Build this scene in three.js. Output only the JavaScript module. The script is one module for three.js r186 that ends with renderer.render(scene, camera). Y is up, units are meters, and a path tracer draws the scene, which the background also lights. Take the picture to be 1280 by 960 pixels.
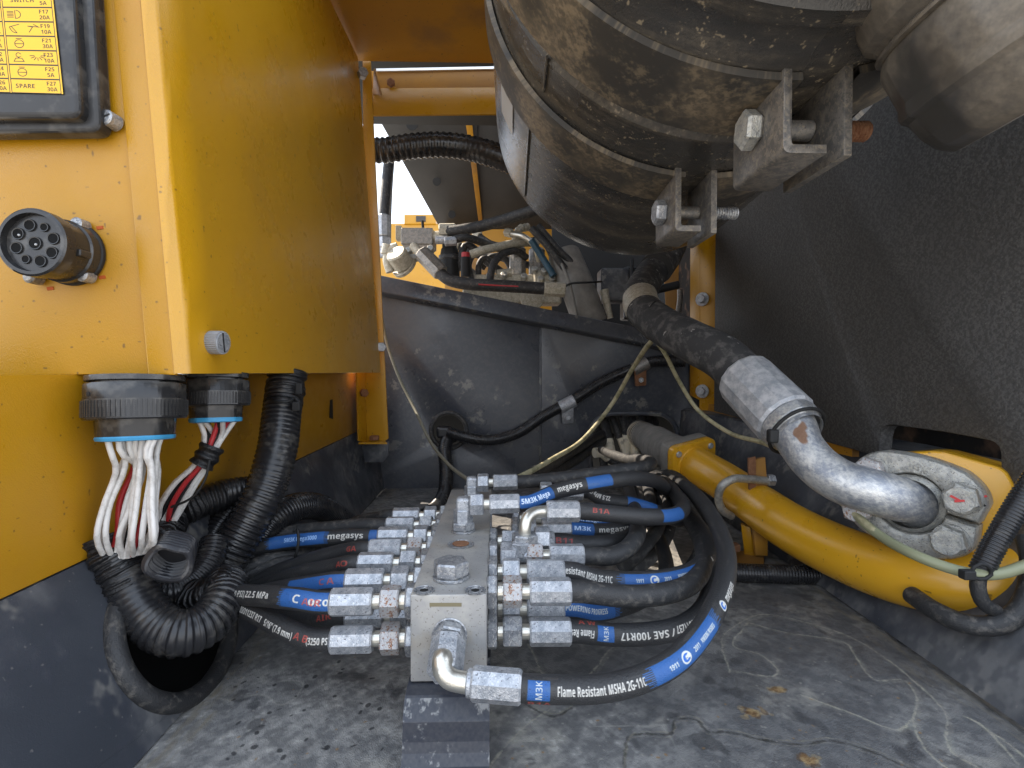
import * as THREE from 'three';
import { mergeGeometries, toCreasedNormals } from 'three/addons/utils/BufferGeometryUtils.js';
import { RoundedBoxGeometry } from 'three/addons/geometries/RoundedBoxGeometry.js';
import { TextGeometry } from 'three/addons/geometries/TextGeometry.js';
import { FontLoader } from 'three/addons/loaders/FontLoader.js';

// ---------------------------------------------------------------- camera, sky, sun, exposure
const W = 1280, H = 960, F = 660, CAMY = 0.22;
const scene = new THREE.Scene();
const camera = new THREE.PerspectiveCamera(2 * Math.atan(H / 2 / F) * 180 / Math.PI, W / H, 0.01, 200);
camera.rotation.order = 'YXZ';
camera.rotation.y = -Math.atan(18 / F);
camera.rotation.x = -Math.atan(15 / F);
camera.position.set(0, CAMY, 0);
camera.updateMatrixWorld(true);

const renderer = new THREE.WebGLRenderer({ antialias: true });
renderer.setSize(1024, 768);
renderer.toneMapping = THREE.LinearToneMapping;
renderer.toneMappingExposure = 2.45;
renderer.shadowMap.enabled = true;

const SUN = new THREE.Vector3(-0.62, 0.74, -0.45).normalize();
{
  const w = 512, h = 256, data = new Float32Array(w * h * 4);
  for (let j = 0; j < h; j++) for (let i = 0; i < w; i++) {
    const el = ((j + 0.5) / h - 0.5) * Math.PI, az = (i + 0.5) / w * Math.PI * 2, k = (j * w + i) * 4;
    const t = Math.max(0, Math.sin(el));
    let r, g, b;
    if (el < 0) { r = 0.34; g = 0.33; b = 0.31; }
    else {
      const c = 0.5 + 0.5 * Math.sin(az * 3 + Math.sin(el * 9 + az * 2) * 1.3) * Math.cos(el * 5 + az);
      const m = Math.pow(1 - t, 2.2) * 0.6 + 0.25 * c;
      r = 0.62 + 0.58 * m; g = 0.76 + 0.44 * m; b = 0.98 + 0.24 * m;
    }
    data[k] = r; data[k + 1] = g; data[k + 2] = b; data[k + 3] = 1;
  }
  const sky = new THREE.DataTexture(data, w, h, THREE.RGBAFormat, THREE.FloatType);
  sky.mapping = THREE.EquirectangularReflectionMapping; sky.magFilter = THREE.LinearFilter; sky.needsUpdate = true;
  scene.background = sky; scene.environment = sky;
}
const sun = new THREE.DirectionalLight(0xfff0dc, 5);
sun.position.copy(SUN).multiplyScalar(6); sun.castShadow = true;
sun.shadow.camera.left = sun.shadow.camera.bottom = -2; sun.shadow.camera.right = sun.shadow.camera.top = 2;
sun.shadow.mapSize.set(2048, 2048);
scene.add(sun, sun.target);

// ---------------------------------------------------------------- helpers
const V = (x, y, z) => new THREE.Vector3(x, y, z);
let seed = 7;
const rnd = () => { seed = (seed * 1664525 + 1013904223) >>> 0; return seed / 4294967296; };
const rr = (a, b) => a + (b - a) * rnd();
const ray = (px, py) => V((px - W / 2) / F, -(py - H / 2) / F, -1).applyQuaternion(camera.quaternion);
const at = (px, py, d) => { const v = ray(px, py); return v.multiplyScalar(d / -v.z).add(camera.position); };
const floorAt = (px, py, h = 0) => { const v = ray(px, py); return v.multiplyScalar((h - CAMY) / v.y).add(camera.position); };
const sideAt = (px, py, x) => { const v = ray(px, py); return v.multiplyScalar(x / v.x).add(camera.position); };
const low = (list) => list.map(([x, y, d]) => (y < 590 && d > 0.6 ? [x, 592 + (1 - d) * 8, Math.min(d, 0.88)] : [x, y, d]));   // coil hoses stay low on the floor near the slot
const A = (list) => list.map(([x, y, d]) => at(x, y, d));

const counts = {};
function numbered(n) { const k = counts[n] = (counts[n] || 0) + 1; return k === 1 ? n : n + '_' + String(k - 1).padStart(3, '0'); }
const bases = new Map();
function tag(o, label, category, group, kind) {
  o.userData.label = label;
  if (category) o.userData.category = category;
  if (group) o.userData.group = group;
  if (kind) o.userData.kind = kind;
  return o;
}
function thing(name, label, category, base, group) {
  const o = new THREE.Group(); o.name = numbered(name); o.position.copy(base); scene.add(o); bases.set(o, base.clone());
  return tag(o, label, category, group);
}
function shade(m) { m.castShadow = m.receiveShadow = true; return m; }
function rootBase(p) { while (p && !bases.has(p)) p = p.parent; return bases.get(p); }
function part(name, geo, mat, parent) {          // geometry given in world coordinates
  const g = geo.clone(); const b = rootBase(parent); g.translate(-b.x, -b.y, -b.z);
  const m = shade(new THREE.Mesh(g, mat)); m.name = name; parent.add(m); return m;
}
const YA = V(0, 1, 0);
function turnTo(dir, roll = 0) {
  const q = new THREE.Quaternion().setFromUnitVectors(YA, dir.clone().normalize());
  return q.multiply(new THREE.Quaternion().setFromAxisAngle(YA, roll));
}
function put(name, geo, mat, parent, pos, dir, roll = 0) {   // shared local geometry, its y axis laid along dir
  const m = shade(new THREE.Mesh(geo, mat)); m.name = name; m.position.copy(pos).sub(rootBase(parent)); m.quaternion.copy(turnTo(dir, roll));
  parent.add(m); return m;
}
function single(name, label, category, geo, mat, group) {
  geo.computeBoundingBox(); const c = geo.boundingBox.getCenter(V(0, 0, 0)); c.y = geo.boundingBox.min.y;
  geo.translate(-c.x, -c.y, -c.z);
  const m = shade(new THREE.Mesh(geo, mat)); m.name = numbered(name); m.position.copy(c); scene.add(m);
  return tag(m, label, category, group);
}
function struct(name, geo, mat) { const m = shade(new THREE.Mesh(geo, mat)); m.name = name; m.userData.kind = 'structure'; scene.add(m); return m; }
function along(geo, pos, dir, roll = 0) { return geo.clone().applyQuaternion(turnTo(dir, roll)).translate(pos.x, pos.y, pos.z); }
function merge(list) {
  return mergeGeometries(list.map((g) => { const n = g.index ? g.toNonIndexed() : g.clone(); for (const k of Object.keys(n.attributes)) if (!['position', 'normal', 'uv'].includes(k)) n.deleteAttribute(k); return n; }));
}
function boxUV(g0) {
  const g = g0.index ? g0.toNonIndexed() : g0, p = g.attributes.position, n = g.attributes.normal, uv = new Float32Array(p.count * 2);
  for (let i = 0; i < p.count; i += 3) {
    const ax = Math.abs(n.getX(i) + n.getX(i + 1) + n.getX(i + 2)), ay = Math.abs(n.getY(i) + n.getY(i + 1) + n.getY(i + 2)), az = Math.abs(n.getZ(i) + n.getZ(i + 1) + n.getZ(i + 2));
    for (let k = i; k < i + 3; k++) {
      const x = p.getX(k), y = p.getY(k), z = p.getZ(k);
      if (ax >= ay && ax >= az) { uv[k * 2] = z; uv[k * 2 + 1] = y; } else if (ay >= az) { uv[k * 2] = x; uv[k * 2 + 1] = z; } else { uv[k * 2] = x; uv[k * 2 + 1] = y; }
    }
  }
  g.setAttribute('uv', new THREE.BufferAttribute(uv, 2)); return g;
}
function lathe(profile, seg = 32, flat = false) {
  let g = new THREE.LatheGeometry(profile.map(([r, y]) => new THREE.Vector2(Math.max(r, 1e-5), y)), seg);
  const rad = Math.max(...profile.map((p) => p[0])), uv = g.attributes.uv;
  for (let i = 0; i < uv.count; i++) uv.setXY(i, uv.getX(i) * rad * 6.28, g.attributes.position.getY(i));
  g = toCreasedNormals(g, flat ? 0.25 : 0.6); return rad < 0.06 ? boxUV(g) : g;
}
const hexGeo = (af, len, ch = 0.06) => { const r = af / 1.732, c = r * ch * 1.6; return lathe([[0, 0], [r - c, 0], [r, c], [r, len - c], [r - c, len], [0, len]], 6, true); };
const octGeo = (r, len) => lathe([[0, 0], [r * 0.9, 0], [r, r * 0.12], [r, len - r * 0.15], [r * 0.88, len], [0, len]], 8, true);
const cylGeo = (r, len, ch = 0.0006, seg = 28) => lathe([[0, 0], [r - ch, 0], [r, ch], [r, len - ch], [r - ch, len], [0, len]], seg);
const discGeo = (r, len) => cylGeo(r, len, len * 0.2, 24);
// plate: polygon of world points, thickness goes away from the camera side (or towards 'back')
function plate(pts, t, o = {}) {
  const n = V(0, 0, 0), c = V(0, 0, 0);
  for (let i = 0; i < pts.length; i++) { const a = pts[i], b = pts[(i + 1) % pts.length]; n.x += (a.y - b.y) * (a.z + b.z); n.y += (a.z - b.z) * (a.x + b.x); n.z += (a.x - b.x) * (a.y + b.y); c.add(a); }
  c.multiplyScalar(1 / pts.length); n.normalize();
  const look = o.toward || camera.position.clone().sub(c);
  if (n.dot(look) < 0) n.negate();
  const x = pts[1].clone().sub(pts[0]); x.addScaledVector(n, -x.dot(n)).normalize(); const y = n.clone().cross(x);
  const to2 = (p) => { const q = p.clone().sub(c); return new THREE.Vector2(q.dot(x), q.dot(y)); };
  const ring = (list) => { const a = list.map(to2); return THREE.ShapeUtils.isClockWise(a) ? a.reverse() : a; };
  let outer = ring(pts);
  if (o.round) outer = roundPoly(outer, o.round);
  const s = new THREE.Shape(outer);
  for (const hl of o.holes || []) { const a = ring(hl); s.holes.push(new THREE.Path(a.reverse())); }
  const bv = o.bevel ?? 0.0006;
  const g = new THREE.ExtrudeGeometry(s, { depth: Math.max(t - 2 * bv, 1e-4), bevelEnabled: bv > 0, bevelThickness: bv, bevelSize: bv, bevelOffset: -bv, bevelSegments: o.bs || 2, curveSegments: 8 });
  g.translate(0, 0, -(t - bv));
  const g2 = toCreasedNormals(boxUV(g), 0.5);
  const m = new THREE.Matrix4().makeBasis(x, y, n).setPosition(c);
  return g2.applyMatrix4(m);
}
function roundPoly(p, r) {
  const out = [];
  for (let i = 0; i < p.length; i++) {
    const a = p[(i + p.length - 1) % p.length], b = p[i], c = p[(i + 1) % p.length];
    const u = a.clone().sub(b), v = c.clone().sub(b), lu = u.length(), lv = v.length(), k = Math.min(r, lu * 0.45, lv * 0.45);
    u.multiplyScalar(k / lu); v.multiplyScalar(k / lv);
    for (let j = 0; j <= 5; j++) { const t = j / 5; out.push(new THREE.Vector2(b.x + u.x * (1 - t) ** 2 + v.x * t * t, b.y + u.y * (1 - t) ** 2 + v.y * t * t)); }
  }
  return out;
}
// sweep: a tube along points; uv in metres (u along, v round); r a number or f(s, L)
function sweep(pts, r, o = {}) {
  const curve = new THREE.CatmullRomCurve3(pts, false, 'centripetal'); curve.arcLengthDivisions = 400;
  const L = curve.getLength(), step = o.step || 0.005, n = Math.max(6, Math.ceil(L / step)), m = o.seg || 18;
  const P = curve.getSpacedPoints(n), rf = typeof r === 'function' ? r : () => r;
  const pos = [], nor = [], uv = [], idx = [], ref = (o.ref || V(0, 0.45, 0.9)).clone().normalize();
  let N = null; const r0 = o.circ || rf(L / 2, L);
  for (let i = 0; i <= n; i++) {
    const T = P[Math.min(n, i + 1)].clone().sub(P[Math.max(0, i - 1)]).normalize();
    const q = ref.clone().addScaledVector(T, -ref.dot(T)), ql = q.length(); if (ql > 1e-4) q.normalize();
    if (!N) N = ql > 0.1 ? q : V(T.y, T.z, T.x).cross(T).normalize();
    else { N.addScaledVector(T, -N.dot(T)).normalize(); if (ql > 0.35) N.lerp(q, 0.12).normalize(); }
    const B = T.clone().cross(N), s = L * i / n, R = rf(s, L), dr = (rf(Math.min(L, s + 1e-4), L) - rf(Math.max(0, s - 1e-4), L)) / 2e-4;
    for (let j = 0; j <= m; j++) {
      const a = (j / m - 0.5) * Math.PI * 2, ca = Math.cos(a), sa = Math.sin(a), wob = o.wob ? 1 + o.wob(s, a) : 1;
      const e = V(N.x * ca + B.x * sa, N.y * ca + B.y * sa, N.z * ca + B.z * sa);
      pos.push(P[i].x + e.x * R * wob, P[i].y + e.y * R * wob, P[i].z + e.z * R * wob);
      const q2 = e.addScaledVector(T, -Math.max(-2, Math.min(2, dr))).normalize(); nor.push(q2.x, q2.y, q2.z);
      uv.push(s, (1 - j / m) * 2 * Math.PI * r0);
    }
  }
  for (let i = 0; i < n; i++) for (let j = 0; j < m; j++) { const a = i * (m + 1) + j, b = a + m + 1; idx.push(a, a + 1, b, a + 1, b + 1, b); }
  if (o.caps !== false) for (const e of [0, n]) {
    const k = pos.length / 3, T = (e ? P[n].clone().sub(P[n - 1]) : P[0].clone().sub(P[1])).normalize();
    pos.push(P[e].x, P[e].y, P[e].z); nor.push(T.x, T.y, T.z); uv.push(0, 0);
    for (let j = 0; j <= m; j++) { const a = (e * (m + 1) + j) * 3; pos.push(pos[a], pos[a + 1], pos[a + 2]); nor.push(T.x, T.y, T.z); uv.push(0, 0); }
    for (let j = 0; j < m; j++) e ? idx.push(k, k + 1 + j, k + 2 + j) : idx.push(k, k + 2 + j, k + 1 + j);
  }
  const g = new THREE.BufferGeometry();
  g.setAttribute('position', new THREE.Float32BufferAttribute(pos, 3)); g.setAttribute('normal', new THREE.Float32BufferAttribute(nor, 3)); g.setAttribute('uv', new THREE.Float32BufferAttribute(uv, 2)); g.setIndex(idx);
  g.userData = { L }; return g;
}
const ribbed = (r, pitch, amp) => (s) => { const t = (s / pitch) % 1; return r + amp * (t < 0.62 ? Math.min(1, Math.sin(t / 0.62 * Math.PI) * 1.7) : 0); };

// ---------------------------------------------------------------- noise and textures
const perm = new Uint8Array(512); { let s = 12345; const r = () => (s = (s * 1103515245 + 12345) >>> 0) / 4294967296; const a = [...Array(256).keys()]; for (let i = 255; i > 0; i--) { const j = Math.floor(r() * (i + 1)); [a[i], a[j]] = [a[j], a[i]]; } for (let i = 0; i < 512; i++) perm[i] = a[i & 255]; }
function vn(x, y, per, sd) {
  const xi = Math.floor(x), yi = Math.floor(y), fx = x - xi, fy = y - yi, u = fx * fx * (3 - 2 * fx), v = fy * fy * (3 - 2 * fy);
  const w = (a) => ((a % per) + per) % per, h = (a, b) => perm[(perm[(w(a) + sd * 17) & 255] + w(b) * 7 + sd) & 511] / 255;
  const a = h(xi, yi), b = h(xi + 1, yi), c = h(xi, yi + 1), d = h(xi + 1, yi + 1);
  return a + (b - a) * u + (c - a) * v + (a - b - c + d) * u * v;
}
function fbm(u, v, cells, oct = 4, sd = 1, gain = 0.5) { let s = 0, a = 1, t = 0, c = cells; for (let i = 0; i < oct; i++) { s += a * vn(u * c, v * c, c, sd + i * 3); t += a; a *= gain; c *= 2; } return s / t; }
const sst = (a, b, x) => { const t = Math.min(1, Math.max(0, (x - a) / (b - a))); return t * t * (3 - 2 * t); };
const enc = (c) => { c = Math.min(1, Math.max(0, c)); return 255 * (c <= 0.0031308 ? 12.92 * c : 1.055 * Math.pow(c, 1 / 2.4) - 0.055); };
function tex(size, period, fn, color = true, periodV = period) {
  const d = new Uint8Array(size * size * 4);
  for (let j = 0; j < size; j++) for (let i = 0; i < size; i++) {
    const c = fn(i / size, j / size), k = (j * size + i) * 4;
    if (color) { d[k] = enc(c[0]); d[k + 1] = enc(c[1]); d[k + 2] = enc(c[2]); } else { const x = 255 * Math.min(1, Math.max(0, c)); d[k] = d[k + 1] = d[k + 2] = x; }
    d[k + 3] = 255;
  }
  const t = new THREE.DataTexture(d, size, size); t.wrapS = t.wrapT = THREE.RepeatWrapping; t.magFilter = THREE.LinearFilter; t.minFilter = THREE.LinearMipmapLinearFilter; t.generateMipmaps = true;
  if (color) t.colorSpace = THREE.SRGBColorSpace; t.repeat.set(1 / period, 1 / periodV); t.needsUpdate = true; return t;
}
const mix = (a, b, t) => [a[0] + (b[0] - a[0]) * t, a[1] + (b[1] - a[1]) * t, a[2] + (b[2] - a[2]) * t];
const grain = tex(256, 0.02, (u, v) => fbm(u, v, 32, 3, 3, 0.7), false);
const smudge = (lo, hi, sd, period = 0.3) => tex(512, period, (u, v) => lo + (hi - lo) * sst(0.3, 0.7, fbm(u, v, 6, 6, sd, 0.6)), false);
const rough1 = smudge(0.28, 0.5, 5), rough2 = smudge(0.35, 0.68, 9, 0.2), rough3 = smudge(0.42, 0.75, 12, 0.12);

const std = (o) => new THREE.MeshStandardMaterial(o);
const phy = (o) => new THREE.MeshPhysicalMaterial(o);
const yellowTex = (sd, base, dirt, amt) => tex(1024, 0.5, (u, v) => {
  const n = fbm(u, v, 5, 6, sd, 0.55), s = fbm(u, v, 90, 2, sd + 4), sp = fbm(u, v, 160, 2, sd + 9);
  let c = mix(base, dirt, amt * sst(0.48, 0.8, n) + 0.08 * (s - 0.5));
  if (sp > 0.855) c = mix(c, [0.10, 0.055, 0.02], sst(0.855, 0.9, sp) * 0.7);
  return c;
});
const M = {};
M.yellow = phy({ map: yellowTex(2, [0.46, 0.226, 0.006], [0.40, 0.19, 0.012], 0.5), roughnessMap: rough1, roughness: 0.95, clearcoat: 0.12, clearcoatRoughness: 0.35, bumpMap: grain, bumpScale: 0.00012 });
M.yellowDoorLifted = phy({ map: yellowTex(7, [0.57, 0.292, 0.008], [0.48, 0.245, 0.02], 0.45), roughnessMap: rough1, roughness: 0.8, clearcoat: 0.4, clearcoatRoughness: 0.25, bumpMap: grain, bumpScale: 0.0001 });  // door yellow lifted above the panel yellow to offset its shade
M.yellowPipe = phy({ map: yellowTex(11, [0.68, 0.35, 0.016], [0.56, 0.31, 0.06], 0.6), roughnessMap: rough1, roughness: 0.85, clearcoat: 0.35, clearcoatRoughness: 0.25 });
M.orange = std({ map: yellowTex(15, [0.50, 0.235, 0.014], [0.30, 0.15, 0.04], 0.9), roughness: 0.55 });
M.navy = std({ map: tex(1024, 0.4, (u, v) => {
  const n = fbm(u, v, 6, 6, 21, 0.58), st = fbm(u, v, 70, 2, 24), w = fbm(u, v, 12, 5, 27, 0.6), sp = fbm(u, v, 150, 2, 33);
  const big = sst(0.38, 0.64, n), gr = sst(0.3, 0.7, st);
  let c = mix([0.046, 0.050, 0.061], [0.16, 0.16, 0.16], 0.75 * big * (0.55 + 0.6 * gr));
  c = mix(c, [0.27, 0.255, 0.225], 0.55 * sst(0.56, 0.70, w) * gr); if (sp > 0.9) c = mix(c, [0.28, 0.26, 0.23], 0.35); return c;
}), roughnessMap: rough2, roughness: 0.85, bumpMap: grain, bumpScale: 0.0001 });
M.void = std({ color: 0x000000, roughness: 1 });  // pure black painted in for the shade inside the wall hollow and pin holes
M.navyClean = std({ map: tex(1024, 0.6, (u, v) => {
  const n = fbm(u, v, 5, 5, 221, 0.5), f = fbm(u, v, 130, 3, 224, 0.75), w = fbm(u, v, 26, 5, 227, 0.65), m = fbm(u, v, 4, 3, 229);
  let c = mix([0.046, 0.051, 0.064], [0.078, 0.081, 0.09], sst(0.36, 0.66, n)); c = mix(c, [0.12, 0.118, 0.112], 0.25 * sst(0.4, 0.7, f));
  return mix(c, [0.24, 0.23, 0.20], 0.6 * sst(0.60, 0.70, w) * sst(0.52, 0.64, m)); }), roughnessMap: smudge(0.3, 0.5, 231, 0.4), roughness: 0.85 });
M.sleeveGrey = std({ map: tex(256, 0.1, (u, v) => mix([0.13, 0.125, 0.115], [0.27, 0.255, 0.23], fbm(u, v, 8, 5, 241, 0.6))), roughness: 0.7 });
M.cream = std({ map: tex(256, 0.1, (u, v) => mix([0.72, 0.66, 0.52], [0.36, 0.33, 0.27], sst(0.45, 0.75, fbm(u, v, 10, 5, 243, 0.6)))), roughness: 0.6 });  // cream lifted brighter to offset the shade around the slot
M.black = std({ color: new THREE.Color().setRGB(0.012, 0.012, 0.012), roughness: 0.7 });
M.plastic = std({ map: tex(512, 0.12, (u, v) => mix([0.024, 0.024, 0.025], [0.12, 0.112, 0.10], 0.6 * sst(0.5, 0.82, fbm(u, v, 10, 5, 41, 0.6)))), roughnessMap: rough1, roughness: 0.85 });
M.conduit = std({ map: tex(512, 0.1, (u, v) => mix([0.018, 0.018, 0.0195], [0.13, 0.12, 0.105], 0.5 * sst(0.52, 0.85, fbm(u, v, 12, 5, 44, 0.65)))), roughnessMap: rough1, roughness: 0.75 });
M.tape = std({ color: new THREE.Color().setRGB(0.012, 0.012, 0.013), roughness: 0.32, bumpMap: grain, bumpScale: 0.0004 });
M.rubber = std({ map: tex(512, 0.06, (u, v) => mix([0.027, 0.027, 0.028], [0.16, 0.145, 0.125], 0.6 * sst(0.5, 0.85, fbm(u, v, 14, 5, 47, 0.65)))), roughness: 0.55, bumpMap: grain, bumpScale: 0.0003 });
M.foamRubber = std({ map: tex(512, 0.1, (u, v) => { const c = mix([0.034, 0.034, 0.035], [0.17, 0.16, 0.15], 0.55 * sst(0.45, 0.8, fbm(u, v, 12, 5, 49, 0.65))); const w = fbm(u, v, 9, 5, 51, 0.6); return w > 0.74 ? mix(c, [0.36, 0.35, 0.33], sst(0.74, 0.84, w)) : c; }), roughness: 0.8, bumpMap: grain, bumpScale: 0.0004 });
M.foam = std({ map: tex(1024, 0.3, (u, v) => { const n = fbm(u, v, 6, 4, 53), f = fbm(u, v, 190, 2, 55, 0.7); let c = mix([0.060, 0.058, 0.056], [0.115, 0.112, 0.108], sst(0.32, 0.74, f) * (0.35 + 0.7 * n)); const sp = fbm(u, v, 190, 2, 57); if (sp > 0.88) c = mix(c, [0.25, 0.24, 0.22], 0.4); return c; }), roughness: 0.72, bumpMap: tex(512, 0.045, (u, v) => fbm(u, v, 34, 3, 59, 0.6), false), bumpScale: 0.00045 });
const metalTex = (sd, a, b, c, amt) => tex(512, 0.05, (u, v) => { const n = fbm(u, v, 14, 5, sd, 0.65), f = fbm(u, v, 40, 3, sd + 5, 0.7), p = fbm(u, v, 64, 2, sd + 11); let k = mix(a, b, sst(0.3, 0.75, n)); k = mix(k, c, amt * sst(0.55, 0.75, f)); if (p > 0.74) k = mix(k, [0.09, 0.085, 0.09], sst(0.74, 0.84, p) * 0.8); return k; });
M.zinc = std({ map: metalTex(61, [0.33, 0.35, 0.38], [0.52, 0.53, 0.55], [0.62, 0.62, 0.62], 0.8), metalness: 0.55, roughnessMap: rough3, roughness: 0.75, bumpMap: grain, bumpScale: 0.00025 });
M.zincDark = std({ map: metalTex(71, [0.24, 0.25, 0.27], [0.44, 0.45, 0.46], [0.60, 0.58, 0.55], 0.7), metalness: 0.6, roughnessMap: rough3, roughness: 0.7, bumpMap: grain, bumpScale: 0.0003 });
M.zincRust = std({ map: metalTex(76, [0.42, 0.42, 0.43], [0.50, 0.48, 0.46], [0.25, 0.11, 0.05], 1.0), metalness: 0.4, roughnessMap: rough3, roughness: 0.85, bumpMap: grain, bumpScale: 0.0004 });
M.bright = std({ color: new THREE.Color().setRGB(0.66, 0.63, 0.55), metalness: 0.85, roughness: 0.32, bumpMap: grain, bumpScale: 0.0001 });
M.block = std({ map: tex(1024, 0.15, (u, v) => { const n = fbm(u, v, 6, 6, 81, 0.55), f = fbm(u, v, 100, 2, 83), l = fbm(u * 1, v * 1, 160, 2, 88); let c = mix([0.35, 0.342, 0.33], [0.46, 0.44, 0.40], sst(0.35, 0.7, n)); c = mix(c, [0.33, 0.29, 0.23], 0.45 * sst(0.6, 0.8, fbm(u, v, 9, 5, 91, 0.6))); c = mix(c, [0.3, 0.3, 0.3], 0.3 * sst(0.6, 0.8, f)); if (l > 0.8) c = mix(c, [0.12, 0.1, 0.08], 0.6); return c; }), metalness: 0.35, roughness: 0.55 });
M.rust = std({ map: tex(256, 0.03, (u, v) => mix([0.16, 0.055, 0.022], [0.32, 0.17, 0.09], fbm(u, v, 12, 5, 95, 0.7))), roughness: 0.9, bumpMap: grain, bumpScale: 0.0006 });
M.steel = std({ map: metalTex(101, [0.20, 0.195, 0.19], [0.33, 0.31, 0.28], [0.42, 0.36, 0.27], 0.7), metalness: 0.6, roughness: 0.5 });
M.galv = std({ map: tex(1024, 0.12, (u, v) => { const n = fbm(u, v, 8, 6, 111, 0.6), f = fbm(u, v, 50, 4, 113, 0.75); let c = mix([0.30, 0.32, 0.36], [0.66, 0.65, 0.62], sst(0.32, 0.68, n * 0.55 + f * 0.45)); const r = fbm(u, v, 5, 4, 117); if (r > 0.70) c = mix(c, [0.26, 0.12, 0.05], sst(0.70, 0.76, r) * 0.85); return c; }), metalness: 0.6, roughnessMap: rough3, roughness: 0.72, bumpMap: grain, bumpScale: 0.0003 });
M.ferrule = std({ map: tex(512, 0.08, (u, v) => mix([0.36, 0.38, 0.41], [0.62, 0.62, 0.63], sst(0.25, 0.75, fbm(u, v, 10, 6, 121, 0.72)))), metalness: 0.5, roughness: 0.58, bumpMap: grain, bumpScale: 0.0004 });
M.cast = std({ map: metalTex(131, [0.34, 0.34, 0.32], [0.52, 0.51, 0.47], [0.56, 0.52, 0.42], 0.6), metalness: 0.55, roughness: 0.5, bumpMap: grain, bumpScale: 0.0005 });
M.cord = std({ map: tex(256, 0.06, (u, v) => mix([0.44, 0.40, 0.25], [0.26, 0.24, 0.14], sst(0.4, 0.75, fbm(u, v, 10, 4, 141)))), roughness: 0.5 });
M.cordGreen = std({ color: new THREE.Color().setRGB(0.24, 0.25, 0.15), roughness: 0.45 });
M.white = std({ map: tex(256, 0.05, (u, v) => mix([0.72, 0.70, 0.67], [0.42, 0.40, 0.37], 0.7 * sst(0.5, 0.8, fbm(u, v, 9, 5, 143, 0.6)))), roughness: 0.42 });
M.red = std({ color: new THREE.Color().setRGB(0.45, 0.025, 0.03), roughness: 0.42 });
M.markRed = std({ color: new THREE.Color().setRGB(0.55, 0.05, 0.05), roughness: 0.7 });
M.blue = std({ color: new THREE.Color().setRGB(0.05, 0.30, 0.55), roughness: 0.5 });
M.canister = std({ map: tex(2048, 0.5, (u, v) => {
  const n = fbm(u, v, 5, 6, 151, 0.6), st = fbm(u, (v * 8) % 1, 5, 6, 155, 0.62), f = fbm(u, v, 150, 3, 157, 0.8), sc = fbm(u, (v * 2) % 1, 12, 7, 159, 0.74), m = fbm(u, v, 3, 3, 161);
  const fg = sst(0.28, 0.72, f), dirt = sst(0.42, 0.66, n * 0.35 + st * 0.65);
  let c = mix([0.034, 0.032, 0.030], [0.135, 0.114, 0.085], 0.68 * dirt * (0.5 + 0.6 * fg));
  c = mix(c, [0.30, 0.235, 0.15], 0.24 * sst(0.50, 0.74, sc) * (0.25 + 0.75 * fg) * (0.15 + 0.85 * sst(0.42, 0.6, m)));
  if (f > 0.70) c = mix(c, [0.36, 0.29, 0.19], 0.5 * sst(0.70, 0.8, f)); return c;
}), roughnessMap: smudge(0.18, 0.42, 163, 0.25), roughness: 0.85, bumpMap: grain, bumpScale: 0.0002 });
M.strap = std({ map: tex(1024, 0.3, (u, v) => { const n = fbm(u, v, 6, 6, 171, 0.6), sc = fbm(u, v, 26, 5, 173, 0.65); const f = fbm(u, v, 110, 3, 177, 0.8); let c = mix([0.055, 0.051, 0.045], [0.19, 0.152, 0.105], sst(0.38, 0.64, n) * (0.5 + 0.7 * sst(0.3, 0.7, f))); return mix(c, [0.32, 0.25, 0.16], 0.45 * sst(0.48, 0.72, sc * 0.6 + f * 0.4)); }), metalness: 0.25, roughness: 0.5 });
M.capRubber = std({ map: tex(1024, 0.25, (u, v) => mix([0.04, 0.037, 0.034], [0.15, 0.128, 0.10], 0.85 * sst(0.36, 0.66, fbm(u, v, 5, 6, 181, 0.62)) * (0.5 + fbm(u, v, 120, 3, 183, 0.75)))), roughnessMap: rough1, roughness: 0.95 });
M.hood = std({ map: tex(512, 0.6, (u, v) => mix([0.02, 0.02, 0.02], [0.06, 0.058, 0.055], fbm(u, v, 8, 5, 185))), roughness: 0.55 });
M.ear = std({ map: metalTex(137, [0.11, 0.105, 0.10], [0.21, 0.19, 0.165], [0.30, 0.25, 0.18], 0.6), metalness: 0.4, roughness: 0.42 });
M.castWhite = std({ map: metalTex(191, [0.40, 0.37, 0.29], [0.55, 0.51, 0.42], [0.30, 0.26, 0.18], 0.6), metalness: 0.2, roughness: 0.6 });
M.ground = std({ map: tex(512, 4, (u, v) => mix([0.30, 0.28, 0.25], [0.42, 0.40, 0.36], fbm(u, v, 8, 5, 195))), roughness: 0.95 });
M.drab = std({ color: new THREE.Color().setRGB(0.32, 0.22, 0.10), roughness: 0.8 });
M.glassDark = std({ color: new THREE.Color().setRGB(0.03, 0.025, 0.02), roughness: 0.2 });

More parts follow.
